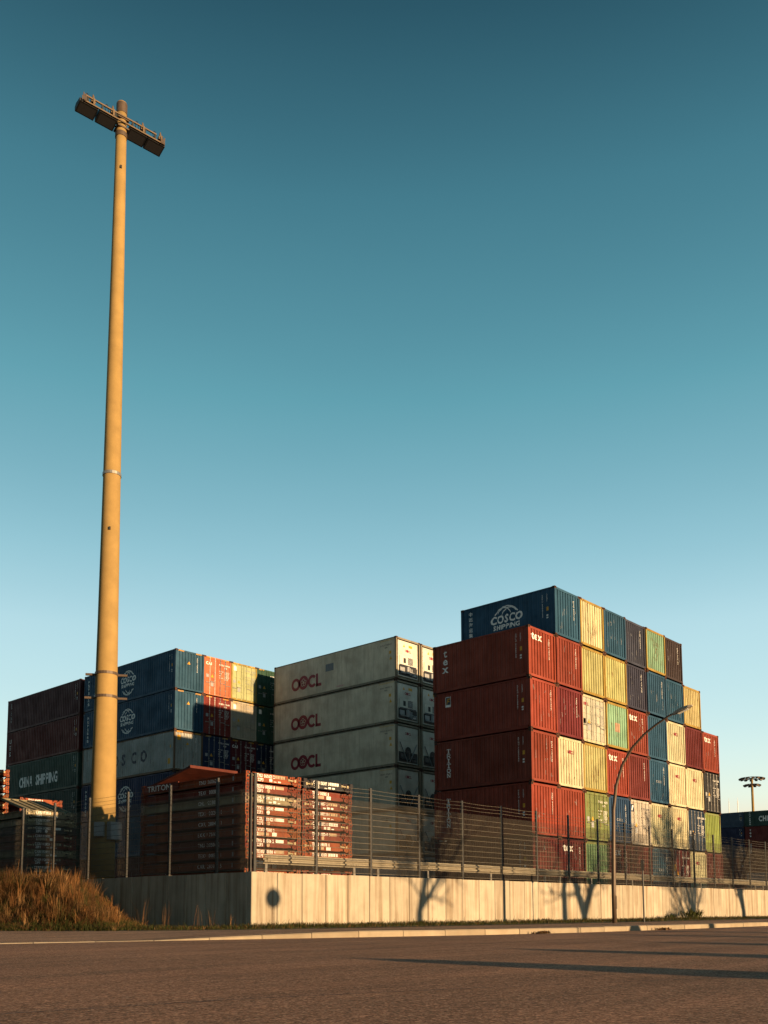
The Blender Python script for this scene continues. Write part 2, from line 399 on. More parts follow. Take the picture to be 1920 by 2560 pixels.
# ------------------------------------------------------------------ container kit
W = 2.438
SP, SR = 0.278, 0.036                                 # side corrugation period and depth
EP, ER = 0.2465, 0.045                                # end corrugation
def side_folds(L):
    y = 0.13; out = []
    while y < L - 0.13:
        out += [(y, 0), (y + 0.095, 0), (y + 0.135, SR), (y + 0.235, SR)]
        y += SP
    return [q for q in out if q[0] < L - 0.13] + [(L - 0.13, 0)]
def end_folds():
    x = -1.11; out = []
    for k in range(9):
        out += [(x, 0), (x + 0.150, 0), (x + 0.163, ER), (x + 0.234, ER)]
        x += EP
    return [q for q in out if q[0] < 1.10] + [(1.11, 0)]
def interp(F, x):
    for (a, da), (b, db) in zip(F, F[1:]):
        if a <= x <= b: return da + (db - da) * ((x - a) / (b - a) if b > a else 0)
    return 0.0
KIT = {}
def kit(L, H, reefer=False):
    k = (L, H, reefer)
    if k in KIT: return KIT[k]
    d = {}; hw = W / 2
    m = MB()                                            # frame: posts, rails, sills, cross members, floor
    for sx in (-1, 1):
        a, b_ = sorted((sx * hw, sx * (hw - 0.115)))
        for y0, y1 in ((0.0, 0.13), (L - 0.13, L)): m.box(a, b_, y0 + .004, y1 - .004, 0.118, H - 0.118)
        a2, b2 = sorted((sx * (hw - 0.006), sx * (hw - 0.06)))
        m.box(a2, b2, 0.18, L - 0.18, 0.055, 0.205)
        m.box(a2, b2, 0.18, L - 0.18, H - 0.09, H - 0.018)
    for y0, y1 in ((0.012, 0.10), (L - 0.10, L - 0.012)):
        m.box(-hw + .162, hw - .162, y0, y1, 0.075, 0.20); m.box(-hw + .115, hw - .115, y0 + .003, y1 - .003, 0.118, 0.197)
        m.box(-hw + .115, hw - .115, y0 + .003, y1 - .003, H - 0.14, H - 0.118); m.box(-hw + .162, hw - .162, y0, y1, H - 0.143, H - 0.022)
    n = int(L / 0.6)
    for q in range(1, n): m.box(-hw + .07, hw - .07, L*q/n - .03, L*q/n + .03, 0.06, 0.16)
    m.box(-hw + .06, hw - .06, 0.10, L - 0.10, 0.163, 0.19)
    d['frame'] = m.mesh('frame')
    m = MB(); m.box(-hw + .05, hw - .05, 0.10, L - 0.10, H - 0.055, H - 0.03)
    if not reefer:
        q = 0.3
        while q < L - 0.4: m.box(-hw + .12, hw - .12, q, q + .11, H - 0.031, H - 0.012); q += 0.21
    d['roof'] = m.mesh('roof')
    m = MB(); F = side_folds(L) if not reefer else None; xo = -(hw - 0.012)
    if reefer:
        F = []; y = 0.13
        while y < L - .13: F += [(y, 0), (y + .03, .006), (y + .06, .006), (y + .09, 0)]; y += 0.305
        F = [q for q in F if q[0] < L - .13] + [(L - .13, 0)]
    for (a, da), (b_, db) in zip(F, F[1:]):
        m.face([(xo + da, b_ and a, .2), (xo + da, a, H - .088), (xo + db, b_, H - .088), (xo + db, b_, .2)][0:1] + [(xo + da, a, H - .088), (xo + db, b_, H - .088), (xo + db, b_, .2)])
    m.box(xo + .05, xo + .06, .13, L - .13, .19, H - .085)
    d['side'] = m.mesh('side'); d['sf'] = F
    m = MB(); F = end_folds()
    for (a, da), (b_, db) in zip(F, F[1:]):
        m.face([(a, .028 + da, .195), (b_, .028 + db, .195), (b_, .028 + db, H - .138), (a, .028 + da, H - .138)])
    m.box(-1.11, 1.11, .085, .095, .195, H - .138)
    d['end'] = m.mesh('end')
    m = MB(); dz0, dz1 = 0.205, H - 0.148                # one door leaf, hinge on its left at u = 0
    m.box(0.0, 1.10, .050, .085, dz0, dz1)
    nn = 5; hh = (dz1 - dz0) / nn
    for q in range(nn): m.box(0.06, 1.04, .030, .051, dz0 + q*hh + .035, dz0 + (q+1)*hh - .035)
    m.box(0.0, .045, .022, .051, dz0 + .002, dz1 - .002); m.box(1.055, 1.10, .022, .051, dz0 + .002, dz1 - .002)
    for q in range(4): m.box(-.05, .03, .006, .03, dz0 + hh*(q+.7) - .05, dz0 + hh*(q+.7) + .05)
    d['door'] = m.mesh('door')
    m = MB(); m.tube((0, .008, .11), (0, .008, H - .06), .019, n=6)
    for z in (.15, .55, 1.2, 1.75, H - .30, H - .10): m.box(-.05, .05, .0, .032, z - .03, z + .03)
    d['bar'] = m.mesh('bar')
    m = MB(); m.box(-.32, .03, -.012, .008, -.018, .018); m.box(-.36, -.28, -.02, .03, -.04, .03)
    d['handle'] = m.mesh('handle')
    KIT[k] = d; return d
def casting_mesh():
    bm = bmesh.new(); bmesh.ops.create_cube(bm, size=1.0)
    bmesh.ops.scale(bm, vec=(.162, .178, .118), verts=bm.verts)
    side = [f for f in bm.faces if abs(f.normal.z) < .5]
    r = bmesh.ops.inset_individual(bm, faces=side, thickness=.032, depth=0)
    bm.faces.ensure_lookup_table()
    for f in side:
        nn = f.normal.copy()
        e = bmesh.ops.extrude_discrete_faces(bm, faces=[f])['faces'][0]
        bmesh.ops.translate(bm, vec=-nn * .03, verts=e.verts)
        e.material_index = 1
    me = bpy.data.meshes.new('casting'); bm.to_mesh(me); bm.free(); return me
ME_CAST = casting_mesh()
DECAL = {}
def decal(parent, key, shape, face, dims, mat, name='marking'):
    """paint a flat (u, v) shape on a container: bent over the corrugation it lies on"""
    L, H, reefer, plain = dims
    kk = (key, face, dims)
    if kk not in DECAL:
        d = kit(L, H, reefer)
        bm = bmesh.new(); vs = [bm.verts.new((a, b, 0)) for a, b in shape[0]]
        for f in shape[1]:
            try: bm.faces.new([vs[i] for i in f])
            except ValueError: pass
        us = [a for a, b in shape[0]]; u0, u1 = min(us), max(us)
        if face == 'L': F = [(L - y, r) for y, r in reversed(d['sf'])]
        else: F = [(x + W / 2, r) for x, r in end_folds()] if not plain else []
        for x, r in F:
            if u0 < x < u1: bmesh.ops.bisect_plane(bm, geom=bm.verts[:] + bm.edges[:] + bm.faces[:], plane_co=(x, 0, 0), plane_no=(1, 0, 0))
        for v in bm.verts:
            u, vv = v.co.x, v.co.y
            if face == 'L': v.co = (-(W/2 - .012) + (interp(F, u) if F else 0) - .004, L - u, vv)
            else: v.co = (u - W/2, (.024 + interp(F, u)) if F else (plain - .004 if plain else .024), vv)
        bmesh.ops.recalc_face_normals(bm, faces=bm.faces)
        me = bpy.data.meshes.new('marking'); bm.to_mesh(me); bm.free(); DECAL[kk] = me
    o = inst(name, DECAL[kk], mat, parent)
    return o

def dry(loc, L, H, body, frame=None, end='wall', label='', group='', back=True, rust=0.3, roof=True, end_paint=None):
    d = kit(L, H); e = empty('shipping_container', loc); tag(e, label, 'container', group)
    mb = paint(body, rust); mf = paint(frame, min(1, rust + .35)) if frame else mb
    me_ = paint(end_paint, rust) if end_paint else mb
    inst('frame', d['frame'], mf, e); inst('roof', d['roof'], mb, e)
    inst('side_wall', d['side'], mb, e); inst('side_wall', d['side'], mb, e, (0, L, 0), math.pi)
    inst('end_wall', d['end'], mb, e, (0, L, 0), math.pi)
    if end == 'wall': inst('end_wall', d['end'], me_, e)
    else:
        for s in (0, 1):
            dr = inst('door', d['door'], me_, e, (-1.105 if s == 0 else 1.105, 0 if s == 0 else 0.0, 0))
            if s: dr.scale = (-1, 1, 1)
            for u in (0.40, 0.86):
                b_ = inst('locking_bar', d['bar'], M_galv if end == 'galv' else me_, dr, (u, 0, 0))
            h1 = inst('handle', d['handle'], M_galv, dr, (0.82, -.012, 1.05)); h1 = inst('handle', d['handle'], M_galv, dr, (0.40, -.012, 0.95))
    for x in (-1, 1):
        for y in (0.089, L - 0.089):
            for z in (.059, H - .059):
                inst('corner_casting', ME_CAST, [M_cast, M_dark], e, (x * (W/2 - .081 + .002), y + (-.003 if y < 1 else .003), z))
    return e, (L, H, False, None if end == 'wall' else 0.022)

def code_rows(e, dims, s1, s2, mat, key):
    """upright number columns near the front end of the long side"""
    L, H = dims[:2]; k = (H - 2.591)
    decal(e, 'c1' + s1, shift(text(s1, .085, False, stack=True, lead=1.25), L - .76, H - .33), 'L', dims, mat, 'lettering')
    decal(e, 'c2' + s2, shift(text(s2, .085, False, stack=True, lead=1.25), L - .49, H - .33), 'L', dims, mat, 'lettering')
    decal(e, 'c3', rect(L - .55, H - 1.22, L - .40, H - 1.02), 'L', dims, M_yel, 'placard')
    decal(e, 'c4', join(rect(L - .55, H - 1.50, L - .42, H - 1.42), rect(L - .55, H - 1.62, L - .42, H - 1.55)), 'L', dims, mat, 'lettering')
def end_code(e, dims, s, mat=None):
    decal(e, 'ec' + s, shift(text(s, .075, False, stack=True, lead=1.22), 1.86, dims[1] - .38), 'F', dims, mat or M_white, 'lettering')
def prefix(rr): return ''.join(rr.choice('ABCDEFGHKLMNPRSTUVX') for _ in range(3)) + 'U'
def num(rr, n=7): return ''.join(rr.choice('0123456789') for _ in range(n))
def door_texts(e, dims, mat, s, logo=None, logomat=None):
    L, H = dims[:2]
    decal(e, 'dt' + s, join(shift(text(s, .115), 1.36, H - .52), shift(text('22G1', .095), 1.80, H - .70),
          *[shift(text(q, .065), 1.36, H - .98 - .16*k) for k, q in enumerate(('MAX GR', 'TARE', 'NET', 'CU CAP'))],
          *[shift(text(q, .065), 1.86, H - .98 - .08*k) for k, q in enumerate(('30480 KG', '67200 LB', '2230 KG', '4920 LB', '28250 KG', '62280 LB', '33 2 CU', '1172 CU'))]), 'F', dims, mat, 'lettering')
    if logo: decal(e, 'dl' + logo, shift(text(logo, .20, True, .10), .17, H - .62), 'F', dims, logomat or mat, 'lettering')
    decal(e, 'dp', rect(.20, H - 1.55, .42, H - 1.32), 'F', dims, M_grey, 'placard'); decal(e, 'dp2', rect(.62, .72, .86, 1.0), 'F', dims, M_grey, 'placard')
    decal(e, 'dw', tri(.74, H - 1.52, .26), 'F', dims, M_yel, 'warning_sign')
def hazard(e, dims, key='hz'):
    """yellow and black height stripes along the header of a high cube"""
    L, H = dims[:2]; P = []
    for u0 in (.22, 1.72):
        for k in range(5): P.append(poly((u0 + k*.1, H - .135), (u0 + k*.1 + .05, H - .135), (u0 + k*.1 + .09, H - .03), (u0 + k*.1 + .04, H - .03)))
    d2 = (L, H, dims[2], .010); decal(e, key, join(*P), 'F', d2, M_yel, 'height_stripes')

RED = (0.215, 0.040, 0.021); MAR = (0.095, 0.013, 0.010); BLU = (0.018, 0.063, 0.112); NAV = (0.010, 0.016, 0.045)
YEL = (0.40, 0.365, 0.165); CRM = (0.46, 0.42, 0.275); MNT = (0.20, 0.36, 0.235); PUR = (0.036, 0.036, 0.058); BRN = (0.040, 0.026, 0.022)
LIM = (0.19, 0.23, 0.06); WHT = (0.48, 0.44, 0.37); GRN = (0.020, 0.048, 0.040); YFR = (0.27, 0.18, 0.035); GRY = (0.34, 0.345, 0.32); OLV = (0.17, 0.20, 0.07)

# ------------------------------------------------------------------ setting
YARD = 0.96 + EYE; WX, WY, WT = 17.836, 21.568, 1.128 + EYE
def sheet(name, pts, z, mat, kind='structure', thick=None):
    m = MB(); m.face([(x, y, z) for x, y in pts])
    if thick:
        n = len(pts)
        for k in range(n):
            a, b_ = pts[k], pts[(k+1) % n]
            m.face([(a[0], a[1], z - thick), (b_[0], b_[1], z - thick), (b_[0], b_[1], z), (a[0], a[1], z)])
    o = inst(name, m.mesh(name), mat); tag(o, kind=kind); return o
sheet('ground', [(-2500, -2500), (2500, -2500), (2500, 2500), (-2500, 2500)], -0.03, M_yard)
KERB = [(-8, 18.2), (2, 16.2), (7.1, 14.85), (10.05, 13.97), (11.2, 13.56), (13.8, 12.67), (16.2, 11.9), (18.8, 11.4), (23.8, 11.2), (30.1, 11.22), (45, 11.3), (120, 11.6)]
def resample(P, step):
    out = []; acc = 0.0
    for (x0, y0), (x1, y1) in zip(P, P[1:]):
        L = math.hypot(x1-x0, y1-y0); t = acc
        while t < L: out.append((x0 + (x1-x0)*t/L, y0 + (y1-y0)*t/L)); t += step
        acc = t - L
    return out
sheet('road', [(-60, -40), (120, -40)] + list(reversed(KERB)) + [(-60, 22)], 0.0, M_road)
# pavement behind the kerb, flush with the road at the dropped kerb on the left
KS = resample(KERB, 1.0)
def kerb_h(x): return 0.012 + 0.108 * max(0.0, min(1.0, (x - 9.5) / 3.5))
m = MB()
GE = [(-8, 32), (2, 28), (7, 25.4), (11.0, 23.6), (13.0, 20.75), (15.8, 19.15), (20.1, 18.6), (28, 18.2), (44, 17.9), (120, 17.9)]
def ge_y(x):
    for (a, b_), (c, d) in zip(GE, GE[1:]):
        if a <= x <= c: return b_ + (d - b_) * (x - a) / (c - a)
    return GE[-1][1]
prev = None
for (x, y) in KS:
    z = kerb_h(x)
    cur = ((x, y + .13, z - .003), (x, max(ge_y(x), y + 1), .022))
    if prev: m.face([prev[0], cur[0], cur[1], prev[1]])
    prev = cur
walk = inst('pavement', m.mesh('pavement'), M_walk); tag(walk, kind='structure')
kroot = empty('kerb', (0, 0, 0)); tag(kroot, kind='structure')
for k, ((x0, y0), (x1, y1)) in enumerate(zip(KS, KS[1:])):
    if x0 > 75: break
    dx, dy = x1 - x0, y1 - y0; L = math.hypot(dx, dy); nx, ny = -dy / L, dx / L; g = .006
    h0, h1 = kerb_h(x0) + rng.uniform(-.004, .004), kerb_h(x1) + rng.uniform(-.004, .004)
    ax, ay, bx, by = x0 + dx/L*g, y0 + dy/L*g, x1 - dx/L*g, y1 - dy/L*g
    j = rng.uniform(-.006, .006); ax += nx*j; ay += ny*j; bx += nx*j; by += ny*j
    m = MB(); c = .022
    A = lambda t, z: (ax + nx*t, ay + ny*t, z); B = lambda t, z: (bx + nx*t, by + ny*t, z)
    for q in ([A(0, -.05), B(0, -.05), B(0, h1 - c), A(0, h0 - c)], [A(0, h0 - c), B(0, h1 - c), B(c, h1), A(c, h0)], [A(c, h0), B(c, h1), B(.14, h1), A(.14, h0)],
              [A(.14, h0), B(.14, h1), B(.14, -.05), A(.14, -.05)], [A(0, -.05), A(0, h0 - c), A(c, h0), A(.14, h0), A(.14, -.05)], [B(.14, -.05), B(.14, h1), B(c, h1), B(0, h1 - c), B(0, -.05)]): m.face(q)
    inst('kerb_stone', m.mesh('kerb_stone'), M_kerb, kroot)
# yard slab behind the retaining wall
sheet('yard', [(WX + .22, WY + .22), (420, WY + .22), (420, 500), (WX + .22, 500)], YARD, M_yard, thick=1.6)
# embankment, verge under the wall
def h_bank(x, y):
    d1 = .88 * (x - 12.9) + .47 * (y - 21.3)
    d2 = -.763 * (x - 13.05) + .647 * (y - 21.2)
    d = min(d1, d2)
    t = max(0.0, min(1.0, d / 2.6)); t = t * t * (3 - 2 * t)
    b_ = 1.26 * t + 0.06 * math.sin(x * 2.3 + y) * t + .05 * math.sin(y * 3.1 - x) * t
    return 0.035 + b_
m = MB(); nx_, ny_ = 110, 120; idx = {}
for j in range(ny_ + 1):
    for i in range(nx_ + 1):
        x = -30 + (WX - .01 + 30) * (i / nx_) ** 0.55; y = 18.4 + 90 * (j / ny_) ** 2.0
        idx[(i, j)] = len(m.v); zz = h_bank(x, y)
        if y < ge_y(x) - .1: zz = -.05
        m.v.append((x, y, zz))
for j in range(ny_):
    for i in range(nx_):
        m.f.append((idx[(i, j)], idx[(i+1, j)], idx[(i+1, j+1)], idx[(i, j+1)])); m.m.append(0)
bank = inst('embankment', m.mesh('embankment', True), M_soil); tag(bank, kind='structure')
m = MB()
vx = [WX - .02 + k for k in range(0, 100, 2)]
for a, b_ in zip(vx, vx[1:]):
    m.face([(a, ge_y(a), .030), (b_, ge_y(b_), .030), (b_, WY + .02, .045), (a, WY + .02, .045)])
verge = inst('grass_verge', m.mesh('verge'), M_turf); tag(verge, kind='structure')
sheet('gravel_verge', [(5.5, 1.3), (7.5, 1.3), (110, 1.6), (110, -30), (9, -30), (5.5, -6)], 0.006, M_turf)

# tar joint across the road
m = MB(); P = [(-1.0, 5.4), (2.28, 4.74), (3.64, 4.45), (5.0, 3.95), (6.4, 3.35), (9.0, 2.2), (12, 1.5)]
Q = resample(P, .12); pr = None
for (x, y) in Q:
    y += rng.uniform(-.008, .008); wv = rng.uniform(.004, .011)
    cur = ((x, y - wv, .004), (x, y + wv, .004))
    if pr: m.face([pr[0], cur[0], cur[1], pr[1]])
    pr = cur
for (x, y, a, n) in ((1.2, 8.6, .25, 40), (8.5, 9.4, -.2, 46), (4.2, 6.9, 1.3, 22)):
    pr = None
    for k in range(n):
        a += rng.uniform(-.28, .28); a *= .97; x += .09 * math.cos(a); y += .09 * math.sin(a); wv = rng.uniform(.002, .006)
        cur = ((x - wv*math.sin(a), y - wv*math.cos(a), .004), (x + wv*math.sin(a), y + wv*math.cos(a), .004))
        if pr: m.face([pr[0], cur[0], cur[1], pr[1]])
        pr = cur
seam = inst('road_seam', m.mesh('seam'), M_dark); tag(seam, kind='structure')

# ------------------------------------------------------------------ retaining wall
def wall_panel(w_, h, t=.20):
    m = MB(); g = .008; c = .022
    P = [(g, c), (g + c, 0), (w_ - g - c, 0), (w_ - g, c), (w_ - g, t), (g, t)]
    for k in range(6):
        a, b_ = P[k], P[(k+1) % 6]; m.face([(a[0], a[1], -.3), (b_[0], b_[1], -.3), (b_[0], b_[1], h - (.0)), (a[0], a[1], h)])
    m.face([(x, y, h) for x, y in P])
    return m.mesh('panel')
ME_PANEL = wall_panel(1.005, WT)
wl = empty('retaining_wall', (WX, WY, 0)); tag(wl, 'pale sunlit concrete retaining wall of upright slabs along the road', 'wall', 'retaining walls')
x = 0.0; k = 0
while x < 78:
    pz = inst('panel', ME_PANEL, M_wall, wl, (x, rng.uniform(-.004, .004), rng.uniform(-.012, .004))); x += 1.007
m = MB(); m.box(.21, 78, .19, .21, -.3, WT - .05); inst('backing', m.mesh('wall_backing'), M_dark, wl)
wr = empty('retaining_wall', (WX, WY, 0), math.pi / 2); tag(wr, 'shaded concrete retaining wall end running back into the grassy bank', 'wall', 'retaining walls')
for k in range(14):
    o = inst('panel', ME_PANEL, M_wall, wr, (0.205 + k * 1.007, 0, rng.uniform(-.012, .004)))
    o.location.y = -.195 + rng.uniform(-.004, .004); o.scale = (1, 1, 1)
for o in wr.children:                                   # faces outwards (-X)
    o.rotation_euler = (0, 0, math.pi); o.location.x += 1.005; o.location.y = -.002 + rng.uniform(-.003, .003)
m = MB(); m.box(.2, 14.3, -.21, -.19, -.3, WT - .05); inst('backing', m.mesh('wall_backing2'), M_dark, wr)

# ------------------------------------------------------------------ added unseen brick building west of the bank, blocks skylight from shaded faces
M_brick = concrete('brick', (0.10, 0.055, 0.04), 0.3); M_glass = flat((0.02, 0.025, 0.03), 0.12)
blocker = empty('sky_blocker', (-24.0, 20.0, 0)); tag(blocker, 'added unseen brick building west of the bank, put there to darken shaded faces', 'warehouse')
m = MB(); m.box(0, 20, 0, 78, -.2, 22.0)
for k in range(14): m.box(20.0, 20.25, k*6.0 - .25 + .3, k*6.0 + .55, 0, 21.6)
inst('wall', m.mesh('sky_blocker_wall'), M_brick, blocker)
m = MB(); m.box(-.3, 20.5, -.3, 78.3, 22.004, 22.5)
inst('roof', m.mesh('sky_blocker_roof'), M_post, blocker)
m = MB(); m.box(0, .05, 0, 1.6, 0, 2.2); ME_WIN = m.mesh('window'); m = MB()
for q in (0, .52, 1.06, 1.55): m.box(.04, .09, q, q + .05, 0, 2.2)
for q in (0, 1.05, 2.14): m.box(.045, .085, 0, 1.6, q, q + .06)
ME_WFR = m.mesh('window_frame')
for k in range(13):
    for z in (2.2, 5.8, 9.4, 13.0, 16.6):
        for q in (1.1, 3.6):
            wo_ = inst('window', ME_WIN, M_glass, blocker, (20.0, k*6.0 + q + .3, z)); inst('frame', ME_WFR, M_post, wo_)

# ------------------------------------------------------------------ fence
FH, MH, PS = 2.95, 2.46, 2.5
def mesh_panel(w_, h):
    m = MB(); n = int(w_ / .05); r = .0030
    for k in range(n + 1): m.box(k*w_/n - r, k*w_/n + r, -r, r, .04, h + .02)
    z = .07
    while z <= h: m.box(0, w_, -r - .009, -r - .0005, z - .005, z + .005); m.box(0, w_, r + .0005, r + .009, z - .005, z + .005); z += .2
    return m.mesh('mesh_panel')
ME_MESH = mesh_panel(PS - .09, MH)
m = MB(); m.box(-.046, .046, -.035, .03, 0, FH); m.box(-.036, .036, -.040, -.0345, .0, MH + .03); m.box(-.07, .07, -.05, .05, 0, .012)
for k in range(9): m.box(-.044, .044, -.044, -.036, .2 + k*.27, .23 + k*.27)
ME_FPOST = m.mesh('fence_post')
def barbed(w_):
    m = MB(); rr = random.Random(3)
    for z in (MH + .17, MH + .30, MH + .43):
        pts = [(w_*k/8, 0, z - .02*math.sin(math.pi*k/8)) for k in range(9)]
        m.pipe(pts, .0045, 4)
        for k in range(int(w_/.13)):
            x = .07 + k*.13; zz = z - .02*math.sin(math.pi*x/w_); a = rr.uniform(0, 3.14); q = .022
            m.tube((x - q*math.cos(a), 0, zz - q*math.sin(a)), (x + q*math.cos(a), 0, zz + q*math.sin(a)), .003, n=3, caps=False)
    return m.mesh('barbed_wire')
ME_BARB = barbed(PS)
def fence(name, loc, rz, n, label):
    e = empty(name, loc, rz); tag(e, label, 'fence', 'mesh fences on the retaining wall')
    for k in range(n + 1):
        inst('post', ME_FPOST, M_post, e, (k*PS, 0, 0))
        if k < n:
            inst('mesh_panel', ME_MESH, M_wire, e, (k*PS + .045, -.05, 0))
            inst('barbed_wire', ME_BARB, M_wire, e, (k*PS, -.02, 0))
    return e
fence('wire_mesh_fence', (18.0, WY + .09, WT), 0, 26, 'tall wire mesh fence with barbed wire on the sunlit wall')
fl = fence('wire_mesh_fence', (WX + .09, 23.36, WT), math.pi/2, 15, 'tall wire mesh fence with barbed wire running back beside the grassy bank')
ME_SHORT, ME_SBARB = mesh_panel(1.52, MH), barbed(1.6)
inst('post', ME_FPOST, M_post, fl, (-1.6, 0, 0)); inst('mesh_panel', ME_SHORT, M_wire, fl, (-1.555, -.05, 0)); inst('barbed_wire', ME_SBARB, M_wire, fl, (-1.6, -.02, 0))
for o in fl.children:
    if o.name.startswith('mesh_panel'): o.location.y = .05

# ------------------------------------------------------------------ guard rail in the yard
def wbeam(L):
    P = [(0, -.155), (.0, -.13), (-.075, -.085), (-.075, -.05), (0, -.012), (0, .012), (-.075, .05), (-.075, .085), (0, .13), (0, .155)]
    m = MB()
    for (a, b_), (c, d) in zip(P, P[1:]):
        m.face([(0, a, b_), (L, a, b_), (L, c, d), (0, c, d)]); m.face([(0, a + .006, b_), (0, c + .006, d), (L, c + .006, d), (L, a + .006, b_)])
    for (x0) in (.12, .24, L - .24, L - .12):
        for z in (-.068, .068): m.tube((x0, -.075, z), (x0, -.092, z), .014, n=6)
    return m.mesh('beam')
ME_BEAM = wbeam(4.10); m = MB(); m.box(-.05, .05, .03, .10, 0, .74); m.box(-.035, .035, .0, .03, .52, .72); ME_GP = m.mesh('rail_post')
GY = 22.85; RZ = 1.62 + EYE
gr = empty('guard_rail', (19.4, GY, YARD)); tag(gr, 'weathered steel guard rail with wavy beam behind the wire fence', 'guard rail')
for k in range(16):
    o = inst('beam', ME_BEAM, M_rail, gr, (k*4.0 - .05, -.004*(k % 2), RZ - YARD + rng.uniform(-.01, .01)))
    p = inst('post', ME_GP, M_galv, gr, (k*4.0 + .1, 0, 0)); p.rotation_euler = (0, R(rng.uniform(-4, 4)), 0)
    if k % 3 == 1: p2 = inst('post', ME_GP, M_galv, gr, (k*4.0 + 1.32, 0, 0)); p2.rotation_euler = (0, R(rng.uniform(-6, 6)), 0)

# ------------------------------------------------------------------ tall container block (twenty-footers)
TX, TY = 38.117 + W/2, 25.204
G_T = 'containers of the tall sunlit block'
# tier -> {column: (body, frame, end type, extras, look)}
TB = {
 6: {2: (BLU, None, 'wall', 'globe', 'blue ribbed'), 3: (CRM, YFR, 'wall', 'scrape', 'cream rust-scraped'), 4: (BLU, None, 'wall', '', 'plain blue ribbed'), 5: (PUR, None, 'wall', 'code', 'dark plum-grey ribbed'), 6: (MNT, YFR, 'wall', 'mintscrape', 'pale mint yellow-framed'), 7: (BRN, None, 'wall', 'code', 'dark brown ribbed')},
 5: {1: (RED, None, 'wall', 'tex', 'brick red ribbed'), 2: (RED, None, 'wall', 'code', 'brick red ribbed'), 3: (YEL, YFR, 'wall', '', 'dull yellow ribbed'), 4: (YEL, YFR, 'wall', '', 'dull yellow ribbed'), 5: (PUR, None, 'wall', 'code', 'dark plum-grey ribbed'), 6: (BLU, None, 'wall', 'code', 'blue ribbed'), 7: (BLU, None, 'wall', '', 'blue ribbed'), 8: (YEL, YFR, 'wall', '', 'dull yellow ribbed')},
 4: {1: (RED, None, 'wall', 'fbox', 'brick red ribbed'), 2: ((0.130, 0.018, 0.018), None, 'wall', 'code', 'crimson ribbed'), 3: (WHT, CRM, 'door', 'wdoor', 'white door-end'), 4: (MNT, YFR, 'wall', 'mintpatch', 'mint green yellow-framed'), 5: (RED, None, 'wall', 'texend', 'red ribbed with white lettering'), 6: (BLU, None, 'wall', '', 'blue ribbed'), 7: (CRM, CRM, 'wall', 'redmark', 'cream ribbed with red mark'), 8: (MAR, None, 'wall', '', 'dark red ribbed'), 9: (RED, None, 'wall', 'texend', 'red ribbed with white lettering')},
 3: {1: (RED, None, 'wall', 'triton', 'brick red ribbed'), 2: (CRM, CRM, 'wall', 'redmark', 'cream ribbed with red mark'), 3: (YEL, YFR, 'wall', 'scrape', 'pale yellow rust-streaked'), 4: (RED, None, 'wall', 'texend', 'red ribbed with white lettering'), 5: ((0.125, 0.023, 0.018), None, 'wall', 'code', 'faded red ribbed'), 6: (BLU, None, 'wall', 'faint', 'blue ribbed'), 7: (CRM, CRM, 'wall', 'redmark', 'cream ribbed with red mark'), 8: (CRM, CRM, 'wall', 'redmark', 'cream ribbed with red mark'), 9: ((0.018, 0.017, 0.018), None, 'galv', 'bdoor', 'black door-end')},
 2: {1: (RED, None, 'wall', 'triton', 'brick red ribbed'), 2: (RED, None, 'wall', '', 'brick red ribbed'), 3: (OLV, OLV, 'door', 'gdoor', 'olive green door-end'), 4: ((0.016, 0.044, 0.099), None, 'wall', 'faint', 'mid blue ribbed'), 5: (WHT, WHT, 'door', 'wdoor2', 'white door-end dark-badged'), 6: (CRM, CRM, 'wall', 'redmark', 'cream ribbed with red mark'), 7: (CRM, CRM, 'wall', 'redmark', 'cream ribbed with red mark'), 8: ((0.013, 0.026, 0.052), None, 'galv', 'bdoor', 'navy blue door-end'), 9: (LIM, OLV, 'wall', '', 'lime green ribbed')},
 1: {1: (MAR, None, 'wall', '', 'maroon ribbed'), 2: (MAR, None, 'wall', 'texend', 'maroon ribbed with white lettering'), 3: ((0.135, 0.218, 0.114), OLV, 'wall', '', 'green ribbed'), 4: (MAR, None, 'wall', 'texend', 'maroon ribbed with white lettering'), 5: (MAR, None, 'wall', '', 'maroon ribbed'), 6: (BLU, None, 'wall', 'faint', 'blue ribbed'), 7: (MAR, None, 'galv', 'ydoor', 'maroon door-end with yellow badge'), 8: (CRM, CRM, 'wall', 'redmark', 'cream ribbed with red mark'), 9: (MAR, None, 'wall', '', 'maroon ribbed')},
}
def scrape(e, dims, seed, u0, u1, v0, v1, n, mat):
    rr = random.Random(seed); P = []
    for k in range(n):
        u = rr.uniform(u0, u1); v = rr.uniform(v0, v1); l = rr.uniform(.05, .45); w_ = rr.uniform(.006, .022); sl = rr.uniform(-.05, .05)
        P.append(poly((u, v), (u + w_, v + .01), (u + w_*.6 + sl, v + l), (u + sl, v + l - .02)))
    decal(e, 'scr%d' % seed, join(*P), 'F', dims, mat, 'rust_scrapes')
M_rust = flat((0.12, 0.045, 0.015), 0.85, var=0.4); M_salmon = flat((0.27, 0.17, 0.11), 0.7, var=0.3)
rr0 = random.Random(5)
